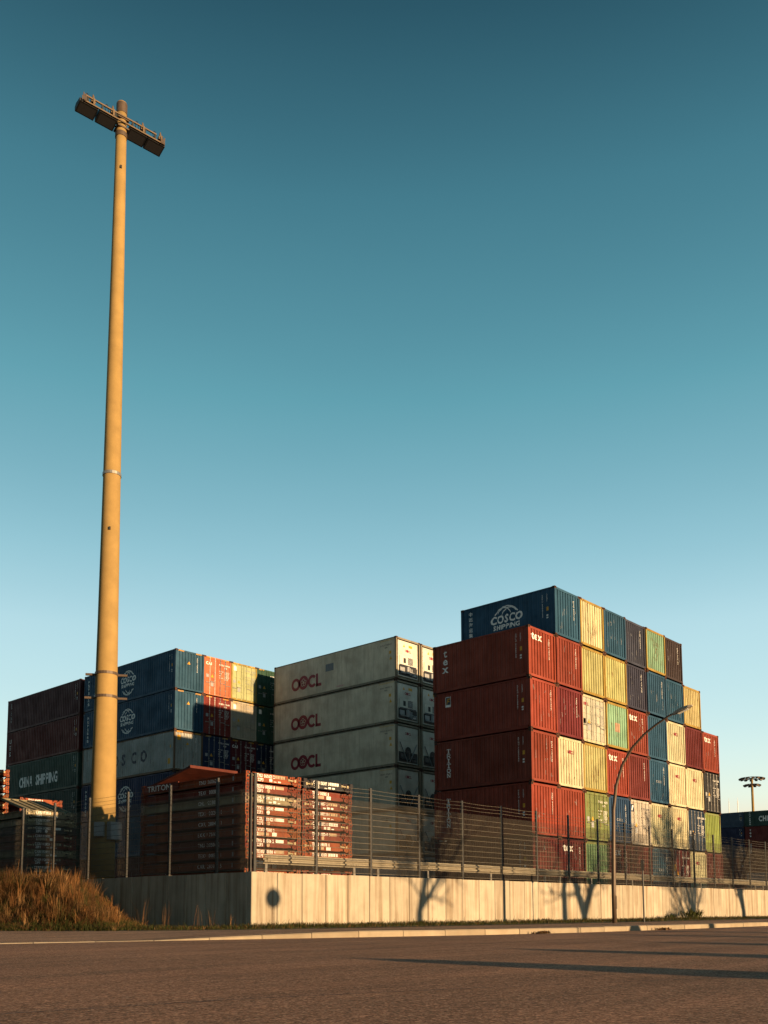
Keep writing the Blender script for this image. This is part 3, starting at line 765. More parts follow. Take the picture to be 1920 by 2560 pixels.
for tier, cols in TB.items():
    for c, (body, fr, end, ex, look) in cols.items():
        loc = (TX + (c - 1) * 2.4465 + (rr0.uniform(-.003, .003)), TY + rr0.uniform(-.045, .045), YARD + (tier - 1) * 2.591 + .001 * tier)
        pos = 'corner column' if c == 1 else ORD[c] + ' column from corner'
        tn = 'bottom tier' if tier == 1 else ('top tier' if tier == 6 else ORD[tier] + ' tier')
        lab = '%s container, %s, %s of tall block' % (look, pos, tn)
        jit = rr0.uniform(.84, 1.12); dm = tuple(max(.004, q * jit * rr0.uniform(.96, 1.04)) for q in body)
        rust = {True: .85, False: .38}[fr is not None]
        e, dims = dry(loc, 6.058, 2.590, dm, fr, end, lab, G_T, rust=rust)
        H = 2.590; L = 6.058; rr = random.Random(tier * 20 + c)
        nums = num(rr)
        if c <= 2 and not (c == 2 and tier < 6): code_rows(e, dims, prefix(rr) + ' ' + nums, '22G1', M_white, '')
        if ex in ('code', 'tex', 'fbox', 'triton', 'texend', 'globe', 'faint') : end_code(e, dims, prefix(rr) + ' ' + nums)
        if ex == 'tex':
            decal(e, 'texs', shift(text('tex', .42, True, stack=True, lead=1.0, ws=1.15), .82, 2.32), 'L', dims, M_white, 'lettering')
            decal(e, 'texe', shift(text('tex', .40, True, .05, ws=1.1), .30, 1.96), 'F', dims, M_white, 'lettering')
        if ex == 'texend':
            decal(e, 'texe', shift(text('tex', .40, True, .05, ws=1.1), .30, 1.96), 'F', dims, M_white, 'lettering')
        if ex == 'fbox':
            decal(e, 'fb0', rect(.74, 1.80, 1.12, 2.34), 'L', dims, M_white, 'badge'); 
            a = decal(e, 'fb1', rect(.77, 1.92, 1.09, 2.31), 'L', dims, M_navy, 'badge'); a.location.x -= .003
            a = decal(e, 'fb2', join(poly((.83, 1.95), (.89, 1.95), (.97, 2.26), (.91, 2.26)), poly((.93, 2.20), (1.06, 2.20), (1.07, 2.26), (.92, 2.26)), poly((.90, 2.07), (1.01, 2.07), (1.02, 2.13), (.90, 2.13))), 'L', dims, M_yel, 'badge'); a.location.x -= .006
        if ex == 'triton': decal(e, 'trit', shift(slab('TRITON', .225), .93, 2.17), 'L', dims, M_white, 'lettering')
        if ex == 'globe':
            decal(e, 'cg20', shift(cosco_globe(2.05), 3.02, 1.32), 'L', dims, M_white, 'lettering')
            decal(e, 'cjk20', shift(text('中远海运集装箱', .17, False, stack=True, lead=1.75), .66, 2.30), 'L', dims, M_white, 'lettering')
        if ex == 'redmark':
            a, b_ = oocl(.62); decal(e, 'oe', shift(a, .92, 1.78), 'F', dims, M_red, 'lettering')
        if ex == 'faint': decal(e, 'fnt', shift(text('COSCO', .13, True), .85, 1.25), 'F', dims, M_grey, 'lettering')
        if ex in ('scrape',): scrape(e, dims, tier*20 + c, .7, 1.6, .5, 1.2, 26, M_rust)
        if ex == 'mintscrape': scrape(e, dims, 77, .9, 1.5, .7, 1.7, 30, M_rust)
        if ex == 'mintpatch': decal(e, 'mp', rect(.95, 1.0, 1.5, 1.5), 'F', dims, M_salmon, 'paint_patch')
        if end != 'wall':
            dk = ex in ('wdoor', 'wdoor2', 'gdoor')
            door_texts(e, dims, M_grey if ex == 'wdoor' else (M_navy if ex == 'wdoor2' else M_white), prefix(rr) + ' ' + nums[:6] + ' ' + nums[6])
        if ex == 'wdoor':
            a, b_ = oocl(.52); decal(e, 'od', shift(a, .20, 2.02), 'F', dims, M_red, 'lettering')
            decal(e, 'odk', rect(.16, 1.02, .40, 1.30), 'F', dims, M_dark, 'placard')
        if ex == 'wdoor2':
            decal(e, 'fd0', rect(.16, 1.90, .52, 2.32), 'F', dims, M_navy, 'badge'); a = decal(e, 'fd1', poly((.22, 1.96), (.30, 1.96), (.48, 2.26), (.30, 2.24)), 'F', dims, M_white, 'badge'); a.location.y -= .003
        if ex == 'ydoor': decal(e, 'yd', disc(.42, 1.5, .2), 'F', dims, M_yel, 'badge')
        if rr.random() < .8 and end == 'wall': scrape(e, dims, 1000 + tier*20 + c, .3, 2.1, .3, 2.0, 12, M_rust if sum(body) > .5 else M_grey)

# ------------------------------------------------------------------ forty-foot high cubes, blue stack
HC = 2.896; L40 = 12.192
G_C = 'containers of the blue stack'
CX, CY = 38.028 + W/2, 54.513
ORG = (0.40, 0.125, 0.060); CD = {
 (1, 6): (BLU, 'wall', 'globe', 'blue ribbed'), (1, 5): (BLU, 'wall', 'globe', 'blue ribbed'), (1, 4): (GRY, 'wall', 'cosco', 'weathered grey ribbed'), (1, 3): ((0.010, 0.026, 0.073), 'wall', 'globe', 'dark blue ribbed'), (1, 2): (BLU, 'wall', '', 'blue ribbed'), (1, 1): (MAR, 'wall', '', 'maroon ribbed'),
 (2, 6): (ORG, 'galv', 'CAI', 'orange-red door-end'), (2, 5): ((0.177, 0.026, 0.021), 'galv', '', 'red door-end'), (2, 4): ((0.016, 0.026, 0.068), 'galv', '', 'dark blue door-end'), (2, 3): (MAR, 'galv', '', 'maroon door-end'), (2, 2): (BLU, 'galv', '', 'blue door-end'), (2, 1): (MAR, 'galv', '', 'maroon door-end'),
 (3, 6): ((.36, .37, .19), 'door', '', 'pale green door-end'), (3, 5): ((.38, .33, .25), 'door', '', 'beige door-end'), (3, 4): ((0.088, 0.010, 0.016), 'galv', 'CAI', 'dark red door-end'), (3, 3): (MAR, 'galv', '', 'maroon door-end'), (3, 2): (GRY, 'door', '', 'grey door-end'), (3, 1): (BLU, 'galv', '', 'blue door-end'),
 (4, 6): ((0.026, 0.068, 0.042), 'door', '', 'dark green door-end'), (4, 5): ((0.031, 0.078, 0.052), 'door', '', 'green door-end'), (4, 4): (NAV, 'galv', '', 'navy door-end'), (4, 3): (MAR, 'galv', '', 'maroon door-end'), (4, 2): (GRN, 'door', '', 'green door-end'), (4, 1): (NAV, 'galv', '', 'navy door-end')}
for (c, t), (body, end, ex, look) in CD.items():
    rr = random.Random(c * 31 + t)
    loc = (CX + (c - 1) * 2.452, CY + (rr.uniform(-.02, .02)), YARD + (t - 1) * HC + .001 * t)
    row = 'front row' if c == 1 else ORD[c] + ' row'
    fr = (.13, .08, .045) if ex == 'cosco' else (YFR if look.startswith('pale green') else None)
    e, dims = dry(loc, L40, HC, body, fr, end, '%s container, %s tier up, %s of blue stack' % (look, ORD[t], row), G_C, rust=.8 if ex == 'cosco' else .3)
    nums = num(rr)
    hazard(e, dims)
    if c == 1:
        code_rows(e, dims, prefix(rr) + ' ' + nums, '45G1', M_grey if ex == 'cosco' else M_white, '')
        if ex == 'globe':
            decal(e, 'cg40', shift(cosco_globe(2.02), 6.14, 1.46), 'L', dims, M_white, 'lettering')
            decal(e, 'cjk40', shift(text('中远海运集装箱', .17, False, stack=True, lead=1.75), .60, 2.45), 'L', dims, M_white, 'lettering')
        if ex == 'cosco':
            decal(e, 'cos', join(*[shift(text(ch, .80, True, ws=.85), u - .33, 1.04) for ch, u in zip('COSCO', (3.45, 4.68, 5.9, 7.14, 8.35))]), 'L', dims, M_navy, 'lettering')
            decal(e, 'cosy', rect(L40 - .75, .55, L40 - .45, .95), 'L', dims, M_yel, 'placard')
            a = decal(e, 'cosy2', rect(.30, 2.22, .58, 2.58), 'F', dims, M_yel, 'placard')
        end_code(e, dims, prefix(rr) + ' ' + nums); decal(e, 'ctri', tri(1.15, HC - .95, .24), 'F', dims, M_yel, 'warning_sign')
    else:
        door_texts(e, dims, M_grey if sum(body) > .9 and c > 2 else M_white, prefix(rr) + ' ' + nums[:6] + ' ' + nums[6], ex or None)
        decal(e, 'dwh', rect(.25, HC - .62, .55, HC - .28), 'F', dims, M_white, 'placard') if (c, t) in ((3, 6), (4, 5), (3, 5)) else None

# dark bay behind the blue stack
G_D = 'containers of the dark stack behind the blue one'
for t, (body, look) in enumerate([(GRN, 'dark green ribbed'), (GRN, 'dark green ribbed'), (GRN, 'grey-green ribbed'), ((0.031, 0.068, 0.052), 'green'), (MAR, 'dark maroon ribbed'), ((0.062, 0.016, 0.018), 'dark maroon ribbed')], 1):
    e, dims = dry((CX, 67.35, YARD + (t - 1) * HC + .001*t), L40, HC, body, None, 'wall', '%s container, %s tier up, in stack behind the blue one' % (look, ORD[t]), G_D, rust=.3)
    rr = random.Random(400 + t); code_rows(e, dims, prefix(rr) + ' ' + num(rr), '45G1', M_white, '')
    if t == 6: decal(e, 'gold', shift(text('GOLDCON', .20, False, stack=True, lead=1.22), .60, 2.55), 'L', dims, M_grey, 'lettering')
    if t == 5: decal(e, 'ues', shift(text('UES', .36, False, stack=True, lead=1.55, slant=.2), .62, 2.3), 'L', dims, M_white, 'lettering')
    if t == 4:
        a = text('CHINA', .80, True, .07, ws=.62); b2 = text('SHIPPING', .80, True, .07, ws=.62)
        ka = 2.3 / width(a); kb = 3.6 / width(b2)
        decal(e, 'chs', join(([(u*ka + 2.55, v + .80) for u, v in a[0]], a[1]), ([(u*kb + 5.4, v + .80) for u, v in b2[0]], b2[1])), 'L', dims, M_white, 'lettering')

# ------------------------------------------------------------------ white refrigerated containers
G_R = 'refrigerated containers of the white stack'
RX, RY = 45.538 + W/2, 40.537
M_rw = paint((.62, .51, .37), .35, .5, .5); M_rf = paint((.22, .185, .13), .8, .6, .5); M_unit = paint((.62, .58, .50), .15, .5, .2)
def unit_meshes():
    d = {}
    m = MB(); m.box(-1.0, 1.0, .05, .10, .28, HC - .20)
    for k in range(9):
        for sx in (-.96, .96): m.box(sx - .02, sx + .02, .035, .052, .4 + k*.27, .47 + k*.27)
    for k in range(7): m.box(-.9 + k*.29, -.84 + k*.29, .036, .052, HC - .27, HC - .23)
    m.box(-.95, .95, .040, .051, 1.78, 1.80); d['panel'] = m.mesh('unit_panel')
    m = MB(); m.box(-.86, .86, .012, .05, 1.04, 1.68); m.box(-.86, .86, .004, .013, 1.04, 1.09); d['box'] = m.mesh('control_box')
    m = MB(); m.box(-.93, .93, .030, .0505, .36, 1.02); d['bay'] = m.mesh('bay')
    m = MB()
    m.tube((-.05, .02, .5), (-.05, .02, .98), .13, n=12); m.tube((-.75, .03, .55), (-.25, .03, .55), .06, n=8); m.box(-.82, -.35, .0, .03, .62, .9)
    m.tube((.2, .02, .45), (.2, .02, .95), .04, n=8); m.tube((.36, .02, .45), (.36, .02, .9), .05, n=8); m.tube((.15, .015, .7), (.85, .015, .62), .035, n=8); m.box(.5, .82, .0, .03, .44, .58)
    m.tube((.35, .012, .36), (.88, .012, .7), .022, n=6); d['comp'] = m.mesh('compressor')
    m = MB()
    n = 20
    for r0, r1 in ((.02, .07), (.13, .17), (.23, .27)):
        for k in range(n):
            a, b_ = 2*math.pi*k/n, 2*math.pi*(k+1)/n
            m.face([(r0*math.cos(a), 0, r0*math.sin(a)), (r1*math.cos(a), 0, r1*math.sin(a)), (r1*math.cos(b_), 0, r1*math.sin(b_)), (r0*math.cos(b_), 0, r0*math.sin(b_))])
    for k in range(6):
        a = math.pi*k/6; m.tube((-.26*math.cos(a), 0, -.26*math.sin(a)), (.26*math.cos(a), 0, .26*math.sin(a)), .012, n=4)
    d['fan'] = m.mesh('fan')
    m = MB(); m.face([(.30*math.cos(2*math.pi*k/24), 0, .30*math.sin(2*math.pi*k/24)) for k in reversed(range(24))]); d['fanhole'] = m.mesh('fan_opening')
    m = MB()
    for sx in (-1, 1): m.tube((sx*.86, .0, 1.66), (sx*.10, .0, .38), .035, n=6)
    d['brace'] = m.mesh('brace')
    m = MB(); m.box(-.24, .24, .004, .013, 1.15, 1.62); d['grille'] = m.mesh('grille')
    return d
U = unit_meshes()
def reefer(loc, H, label, model, seed):
    d = kit(L40, H, True); e = empty('refrigerated_container', loc); tag(e, label, 'container', G_R)
    inst('frame', d['frame'], M_rf, e); inst('roof', d['roof'], M_rw, e)
    inst('side_wall', d['side'], M_rw, e); inst('side_wall', d['side'], M_rw, e, (0, L40, 0), math.pi); inst('end_wall', d['end'], M_rw, e, (0, L40, 0), math.pi)
    up_ = inst('unit_panel', U['panel'], M_unit, e)
    dims = (L40, H, True, .05)
    if model == 0:
        cb = inst('control_box', U['box'], M_unit, e)
        inst('machinery_bay', U['bay'], M_dark, e); inst('compressor', U['comp'], M_grey, e)
        g = inst('grille', U['grille'], M_lamp, cb, (.22, 0, 0)); inst('fan', U['fan'], M_grey, cb, (.22, .001, 1.385))
        s = inst('display', U['grille'], M_dark, cb, (-.36, 0, .38)); s.scale = (.5, 1, .72)
        inst('edge_strip', U['grille'], M_navy, cb, (0, -.001, .86)).scale = (3.5, 1, .14)
    else:
        inst('machinery_bay', U['bay'], M_dark, e); c = inst('compressor', U['comp'], M_post, e)
        inst('fan_opening', U['fanhole'], M_dark, e, (0, .026, 1.10)); inst('fan', U['fan'], M_post, e, (0, .022, 1.10)).scale = (1.05, 1, 1.05)
        inst('brace', U['brace'], M_grey, e)
    a, b_ = oocl(.62)
    decal(e, 'or%d' % model, shift(a, .92, 1.98 if model == 0 else 2.18), 'F', dims, M_red, 'lettering')
    decal(e, 'ory%d' % model, join(tri(.84, 2.30, .22), rect(1.30, 2.32, 1.68, 2.50)), 'F', dims, M_yel, 'warning_sign') if model == 0 else None
    a, b_ = oocl(3.15); 
    decal(e, 'os', shift(a, 1.92, .72), 'L', dims, M_red, 'lettering'); q = decal(e, 'osf', shift(b_, 1.92, .72), 'L', dims, M_rw, 'lettering'); q.location.x -= .003
    rr = random.Random(seed); decal(e, 'on%d' % seed, join(shift(text('OOLU ' + num(rr, 6) + ' ' + num(rr, 1), .10), 10.75, 2.38), shift(text('45R1', .10), 11.15, 2.20)), 'L', dims, M_black, 'lettering')
    decal(e, 'ot', join(tri(11.7, 1.38, .26), rect(11.55, 1.78, 11.75, 1.98)), 'L', dims, M_yel, 'warning_sign')
    decal(e, 'ost', join(*[poly((10.7 + k*.1, HC - .2), (10.75 + k*.1, HC - .2), (10.79 + k*.1, HC - .13), (10.74 + k*.1, HC - .13)) for k in range(13)]), 'L', dims, M_yel, 'height_stripes')
    for x in (-1, 1):
        for y in (0.089, L40 - 0.089):
            for z in (.059, H - .059): inst('corner_casting', ME_CAST, [M_cast, M_dark], e, (x * (W/2 - .079), y + (-.003 if y < 1 else .003), z))
    return e, dims
zr = YARD
for t in range(1, 7):
    H = 2.591 if t == 1 else HC
    for c in (1, 2):
        lab = 'white refrigerated container with machinery end, %s tier up, %s of the white stack' % (ORD[t], 'exposed front row' if c == 1 else 'second row')
        if t == 1:
            e, dims = dry((RX + (c - 1)*2.56, RY, zr), L40, H, (.25, .26, .27), None, 'wall', 'grey ribbed container under the white stack, %s row' % ('exposed front' if c == 1 else 'second'), G_R)
        else:
            e, dims = reefer((RX + (c - 1)*2.56, RY + rr0.uniform(-.02, .02), zr + .001*t), H, lab, 0 if t >= 5 else 1, t*10 + c)
            if t == 6 and c == 1: decal(e, 'opatch', rect(5.5, 1.62, 6.3, 2.14), 'L', dims, M_patch, 'repair_patch')
            if t == 6 and c == 1: decal(e, 'ostk', rect(6.6, .34, 7.3, .42), 'L', dims, M_plate0, 'sticker')
    zr += H

# ------------------------------------------------------------------ distant container stacks
G_F = 'distant container stacks'
for s, (x, y, L, cols_) in enumerate([(171.8, 67.8, L40, ((.03, .05, .08), NAV, NAV, MAR, MAR, NAV)), (171.8, 55.45, L40, (GRN, MAR, MAR, MAR, BLU, MAR))]):
    for t in range(1, 7):
        body = cols_[6 - t]
        e, dims = dry((x + W/2, y, YARD + (t-1)*2.80 + .001*t), L, 2.799, body, None, 'wall', 'distant %s container, %s tier up in the %s far stack' % ({GRN: 'green', MAR: 'maroon', NAV: 'navy', BLU: 'blue'}.get(body, 'blue-black'), ORD[t], 'longer-seen' if s == 0 else 'edge-on'), G_F)
        rr = random.Random(900 + s*10 + t)
        if s == 0: code_rows(e, dims, prefix(rr) + ' ' + num(rr), '42G1', M_white, '')
        if s == 1 and t == 6:
            decal(e, 'fcj', shift(text('中远海运集装箱', .20, False, stack=True, lead=1.75), 1.0, 2.6), 'L', dims, M_white, 'lettering'); decal(e, 'fch', shift(text('CHINA', .9, True, ws=.7), 2.6, .9), 'L', dims, M_white, 'lettering')
        if s == 1 and t == 5: decal(e, 'ftx', shift(text('tex', .42, True, stack=True), 1.0, 2.4), 'L', dims, M_white, 'lettering')
        if s == 1 and t == 4: decal(e, 'ftr', shift(slab('TRITON', .26), 1.0, 2.4), 'L', dims, M_white, 'lettering')

# ------------------------------------------------------------------ folded flat racks
FLH = 0.360
FK = {}
def rack_kit(L):
    if L in FK: return FK[L]
    d = {}; hw = W/2
    m = MB()
    for sx in (-1, 1):
        a, b_ = sorted((sx*hw*.995, sx*(hw - .12))); m.box(a, b_, .25, L - .25, .035, .065); m.box(a, b_, .25, L - .25, .275, .305)
        a, b_ = sorted((sx*(hw - .045), sx*(hw - .07))); m.box(a, b_, .25, L - .25, .065, .275)
        for k in range(int(L/.75)):
            a, b_ = sorted((sx*(hw - .012), sx*(hw - .07))); m.box(a, b_, .6 + k*.75, .64 + k*.75, .065, .275)
    m.box(-hw + .12, hw - .12, .22, L - .22, .12, .20); d['deck'] = m.mesh('deck')
    m = MB(); m.box(-.80, .62, .012, .20, .045, .335); m.box(-.80, .62, .004, .013, .045, .075); m.box(-.95, -.80, .05, .2, .06, .29); m.box(.62, .96, .06, .2, .07, .27); d['beam'] = m.mesh('beam')
    m = MB()                                            # corner with post stub, holes and hinge ears
    m.box(0, .165, 0, .18, 0, .118); m.box(.01, .15, .02, .16, .118, .25); m.box(0, .165, 0, .18, .25, .358)
    m.box(.165, .26, .03, .10, .06, .14); m.box(.165, .24, .02, .12, .20, .30); m.box(.24, .30, .05, .09, .10, .26)
    for z in (.06, .305): m.box(.05, .115, -.003, .02, z - .033, z + .033, 1); m.box(-.003, .02, .05, .13, z - .03, z + .03, 1)
    m.box(.06, .11, -.003, .03, .15, .22, 1)
    m.tube((.17, .02, .17), (.42, .02, .13), .022, n=6); m.box(.30, .40, .0, .05, .05, .12); m.box(.32, .36, -.01, .04, .12, .33); m.box(.40, .47, .01, .08, .16, .24, 1); m.box(.36, .50, .03, .09, .26, .33)
    m.face([(.20, .012, .02), (.33, .012, .02), (.20, .012, .15)]); m.face([(.27, .010, .34), (.42, .010, .34), (.42, .010, .22)])
    d['corner'] = m.mesh('corner')
    m = MB(); m.tube((0, 0, 0), (.30, 0, -.015), .034, n=8); m.tube((-.05, 0, 0), (.02, 0, 0), .05, n=8); m.box(.25, .33, -.03, .03, -.05, .04); d['pin'] = m.mesh('pin')
    wl_ = min(2.72, L/2 - .3)
    m = MB(); m.box(-hw + .16, hw - .16, 0, wl_, 0, .05)
    for k in range(6): m.box(-hw + .16 + k*.40, -hw + .24 + k*.40, .03, wl_ - .03, .05, .10)
    m.box(-hw + .16, hw - .16, wl_ - .10, wl_, .05, .102); d['wall'] = m.mesh('folded_wall')
    FK[L] = d; return d
RK = (0.25, 0.060, 0.022); RKD = (0.16, .032, .02); RKC = (0.25, .21, .13); RKB = (.028, .028, .034)
M_plate = flat((.27, .20, .13), .6, var=.3)
M_pin = flat((.30, .25, .15), .5, .2, .2)
def rack_text(e, key, s1, s2, style, mat):
    P = [shift(text(s1, .105, True, .10, ws=.75), .46, .200), shift(text(s2, .10, True, .10, ws=.75), .50, .065)]
    V = []
    sh = join(*P)
    me = DECAL.get(('rk', key))
    def mk(shape, y):
        bm = bmesh.new(); vs = [bm.verts.new((a - W/2, y, b)) for a, b in shape[0]]
        for f in shape[1]:
            try: bm.faces.new([vs[i] for i in f])
            except ValueError: pass
        me = bpy.data.meshes.new('marking'); bm.to_mesh(me); bm.free(); return me
    inst('lettering', mk(sh, .002), mat, e)
    w_ = .46 + width(P[0]) + .06; rr = random.Random(key)
    if style == 0: pl = join(rect(min(w_, 1.25), .205, 1.70, .310))
    elif style == 1: pl = join(rect(.55, .07, 1.02, .17), rect(1.15, .06, 1.36, .18))
    else: pl = join(rect(1.30, .205, 1.66, .31), disc(.98, .12, .07, 10))
    for f in pl[1]:
        inst('label_plate', mk(([pl[0][i] for i in f], [tuple(range(len(f)))]), .0015), M_plate if rr.random() < .6 else M_white, e)
    tk = []
    for k in range(4): tk.append(rect(min(w_, 1.25) + .08 + k*.13, .21, min(w_, 1.25) + .085 + k*.13 + rr.uniform(.01, .03), .30))
    if style == 0: inst('lettering', mk(join(*tk), .0), M_black, e)
    for k in range(5): pass
    inst('lettering', mk(join(*[rect(1.0 + k*.19, .075, 1.13 + k*.19, .075 + rr.uniform(.02, .09)) for k in range(3)]), .002), mat, e) if style == 0 else None
def flat_rack(loc, L, c, label, group, seed, text_=None, raised=None, side_text=None):
    d = rack_kit(L); rr = random.Random(seed); e = empty('folded_flat_rack', loc); tag(e, label, 'flat rack', group)
    mp = paint(c, .45, .6, .45)
    inst('deck', d['deck'], mp, e)
    inst('end_beam', d['beam'], mp, e); inst('end_beam', d['beam'], mp, e, (0, L, 0), math.pi)
    mc = paint(tuple(q * rr.uniform(.85, 1.1) for q in c), .55, .65, .5)
    for sx in (-1, 1):
        for k in (0, 1):
            o = inst('corner_post', d['corner'], [mc, M_dark], e, (sx * W/2, 0 if k == 0 else L, 0)); o.scale = (1 if sx < 0 else -1, 1 if k == 0 else -1, 1)
    pm = M_pin if rr.random() < .6 else mc
    inst('lock_pin', d['pin'], pm, e, (.66, .03, rr.uniform(.19, .24))); q = inst('lock_pin', d['pin'], pm, e, (-.84, .03, rr.uniform(.17, .24))); q.scale = (-.8, 1, 1)
    for k in (0, 1):
        if raised and k in raised:
            o = inst('folded_wall', d['wall'], paint((.10, .022, .014), .4, .6, .4) if c != RKC else mp, e, (0, .12 if k == 0 else L - .12, .26), 0 if k == 0 else math.pi)
            o.rotation_euler = (R(raised[k]), 0, 0 if k == 0 else math.pi)
        else: inst('folded_wall', d['wall'], mp, e, (0, .28 if k == 0 else L - .28, .205), 0 if k == 0 else math.pi)
    if text_: rack_text(e, seed, text_[0], text_[1], rr.choice((0, 0, 1, 2)), M_white if sum(c) < 1 else M_navy)
    if side_text:
        bm = bmesh.new(); sh = text(side_text, .13, False, .16); vs = [bm.verts.new((-W/2 + .042, 2.6 - a, .10 + b)) for a, b in sh[0]]
        for f in sh[1]: bm.faces.new([vs[i] for i in f])
        me = bpy.data.meshes.new('marking'); bm.to_mesh(me); bm.free(); inst('lettering', me, M_white, e)
        m = MB(); m.face([(-W/2 + .042, .75, .09), (-W/2 + .042, .63, .09), (-W/2 + .042, .63, .24), (-W/2 + .042, .75, .24)]); inst('label_plate', m.mesh('plate'), M_grey, e)
    return e
N1 = ['TNU 060621 2', 'TEXU 001313 8', 'CHL 920302 1', 'TEXU 001202 6', 'CXIU 280421 0', 'EXXU 751161 2', 'TNU 061506 2', 'TEXU 001188 4', 'CXIU 280377 5', 'TEXU 001240 9']
N2 = ['CXIU 116387 3', 'TEXU 003115 8', 'TNU 060157 2', 'TEXU 002220 1', 'CHL 168373 0', 'TEXU 003349 5', 'TEXU 091078 8', 'TEXU 001071 3', 'CXIU 280190 2', 'TEXU 001509 7']
for s, (x, names_) in enumerate(((19.57, N1), (22.09, N2))):
    for k in range(10):
        t = 9 - k
        c = RK if rr0.random() < .6 else RKD
        if s == 0 and k == 2: c = RKC
        if s == 1 and k == 0: c = RKB
        rs = {1: 11.5} if (s == 0 and k == 0) else None
        look = {RK: 'orange-red', RKD: 'dark red', RKC: 'cream', RKB: 'black'}[c]
        flat_rack((x + W/2 + rr0.uniform(-.015, .015), 24.0 + rr0.uniform(-.03, .03), YARD + t*FLH + .001*t), 6.058, c,
                  '%s folded flat rack, %s from top of the %s' % (look, ORD[k+1], 'stack at the fence corner' if s == 0 else 'second stack from the fence corner'), 'folded flat racks by the fence', 50 + s*20 + k, (names_[k], '22P3'), rs, names_[k] if s == 0 else None)
# white lettering plate on the raised rack's side
top = [o for o in bpy.data.objects if o.get('label', '').startswith(('orange-red folded flat rack, first from top of the stack at', 'dark red folded flat rack, first from top of the stack at'))][0]
m = MB(); m.box(-W/2 - .002, -W/2 + .03, 3.75, 5.85, .07, .345); sp_ = inst('side_plate', m.mesh('side_plate'), paint(RKD, .4, .6, .4), top)
bm = bmesh.new(); sh = text('TRITON', .20, False, .16, ws=1.35); vs = [bm.verts.new((-W/2 - .006, 5.65 - a, .105 + b_)) for a, b_ in sh[0]]
for f in sh[1]: bm.faces.new([vs[i] for i in f])
me = bpy.data.meshes.new('marking'); bm.to_mesh(me); bm.free(); inst('lettering', me, M_white, top)
for k in range(10):
    c = [RKC, RKC, RKB, RKD, RKD, RKC, RKD, RKB, RKD, RKD][k]
    look = {RK: 'orange-red', RKD: 'dark red', RKC: 'cream', RKB: 'black'}[c]
    t = 9 - k
    flat_rack((19.72 + W/2, 39.2, YARD + t*.345 + .001*t), 6.058, c, '%s folded flat rack, %s from top, cream-topped stack beyond the mast' % (look, ORD[k+1]), 'folded flat racks beyond the mast', 200 + k, ('CXIU 1728' + str(20 + k), '22P3'), {0: 15.5} if k == 0 else None)
for k in range(15):
    t = 14 - k
    flat_rack((22.30 - W/2, 46.2, YARD + t*.415 + .001*t), 12.19, RK, 'orange-red folded flat rack, %s from top of the tall stack beyond the cream racks' % ORD[k+1], 'folded flat racks in the tall far stack', 300 + k, None)
for k in range(12):
    t = 11 - k
    c = RK if k == 0 else RKD
    flat_rack((23.9 + W/2, 48.2, YARD + t*.43 + .001*t), 12.19, c, '%s long folded flat rack, %s from top, beside the tall far stack' % ('orange-red' if k == 0 else 'dark red', ORD[k+1]), 'long folded flat racks', 340 + k, ('TCLU 604192 8', '42P3') if k == 0 else None)

# ------------------------------------------------------------------ floodlight mast
MX, MY = 21.85, 36.5; MZ = 37.62 + EYE
mast = empty('floodlight_mast', (MX, MY, YARD)); tag(mast, 'tall tapering concrete floodlight mast with slanted lamp frame on top', 'mast')
m = MB(); hh = MZ - YARD; n = 28; r0, r1 = .575, .228
rings = [0, 3, 6, 9, 11.6, 16, 20, 24, 28, 32, hh]
def rad(z): return .573 - .132 * z / 11.6 if z < 11.6 else .441 - .213 * (z - 11.6) / (hh - 11.6)
m.pipe([(0, 0, z) for z in rings], [rad(z) for z in rings], 32)
inst('shaft', m.mesh('shaft', True), M_mast, mast)
def ring(z, th, out, name, mat):
    r = rad(z); m = MB(); n = 24
    for k in range(n):
        a, b_ = 2*math.pi*k/n, 2*math.pi*(k+1)/n
        ri, ro = r + .002, r + out
        P = lambda q, rad, zz: (rad*math.cos(q), rad*math.sin(q), zz)
        m.face([P(a, ro, z), P(b_, ro, z), P(b_, ro, z + th), P(a, ro, z + th)]); m.face([P(a, ri, z + th), P(a, ro, z + th), P(b_, ro, z + th), P(b_, ri, z + th)]); m.face([P(a, ri, z), P(b_, ri, z), P(b_, ro, z), P(a, ro, z)])
    return inst(name, m.mesh(name), mat, mast)
def zat(v): return v * (36.5 / 41.0) + EYE - YARD
ring(zat(21.81), .13, .03, 'steel_band', M_galv)
for v in (11.56, 10.39):
    z = zat(v); ring(z, .12, .03, 'steel_band', M_lamp); r = rad(z)
    for a in (.25, math.pi + .25):
        m = MB(); m.box(r - .02, r + .42, -.05, .05, z - .02, z + .07); o = inst('bracket', m.mesh('bracket'), M_lamp, mast); o.rotation_euler = (0, 0, a - .9)
ring(hh - .55, .5, .02, 'head_band', M_lamp); ring(hh - 1.75, .22, .03, 'head_band', M_lamp)
for z, a in ((zat(23.2), .8), (zat(18.9), -2.2), (hh - 3.4, -2.0)):
    r = rad(z); m = MB(); m.box(r - .02, r + .05, -.04, .04, z - .05, z + .09); o = inst('bolt_box', m.mesh('bolt_box'), M_dark, mast); o.rotation_euler = (0, 0, a)
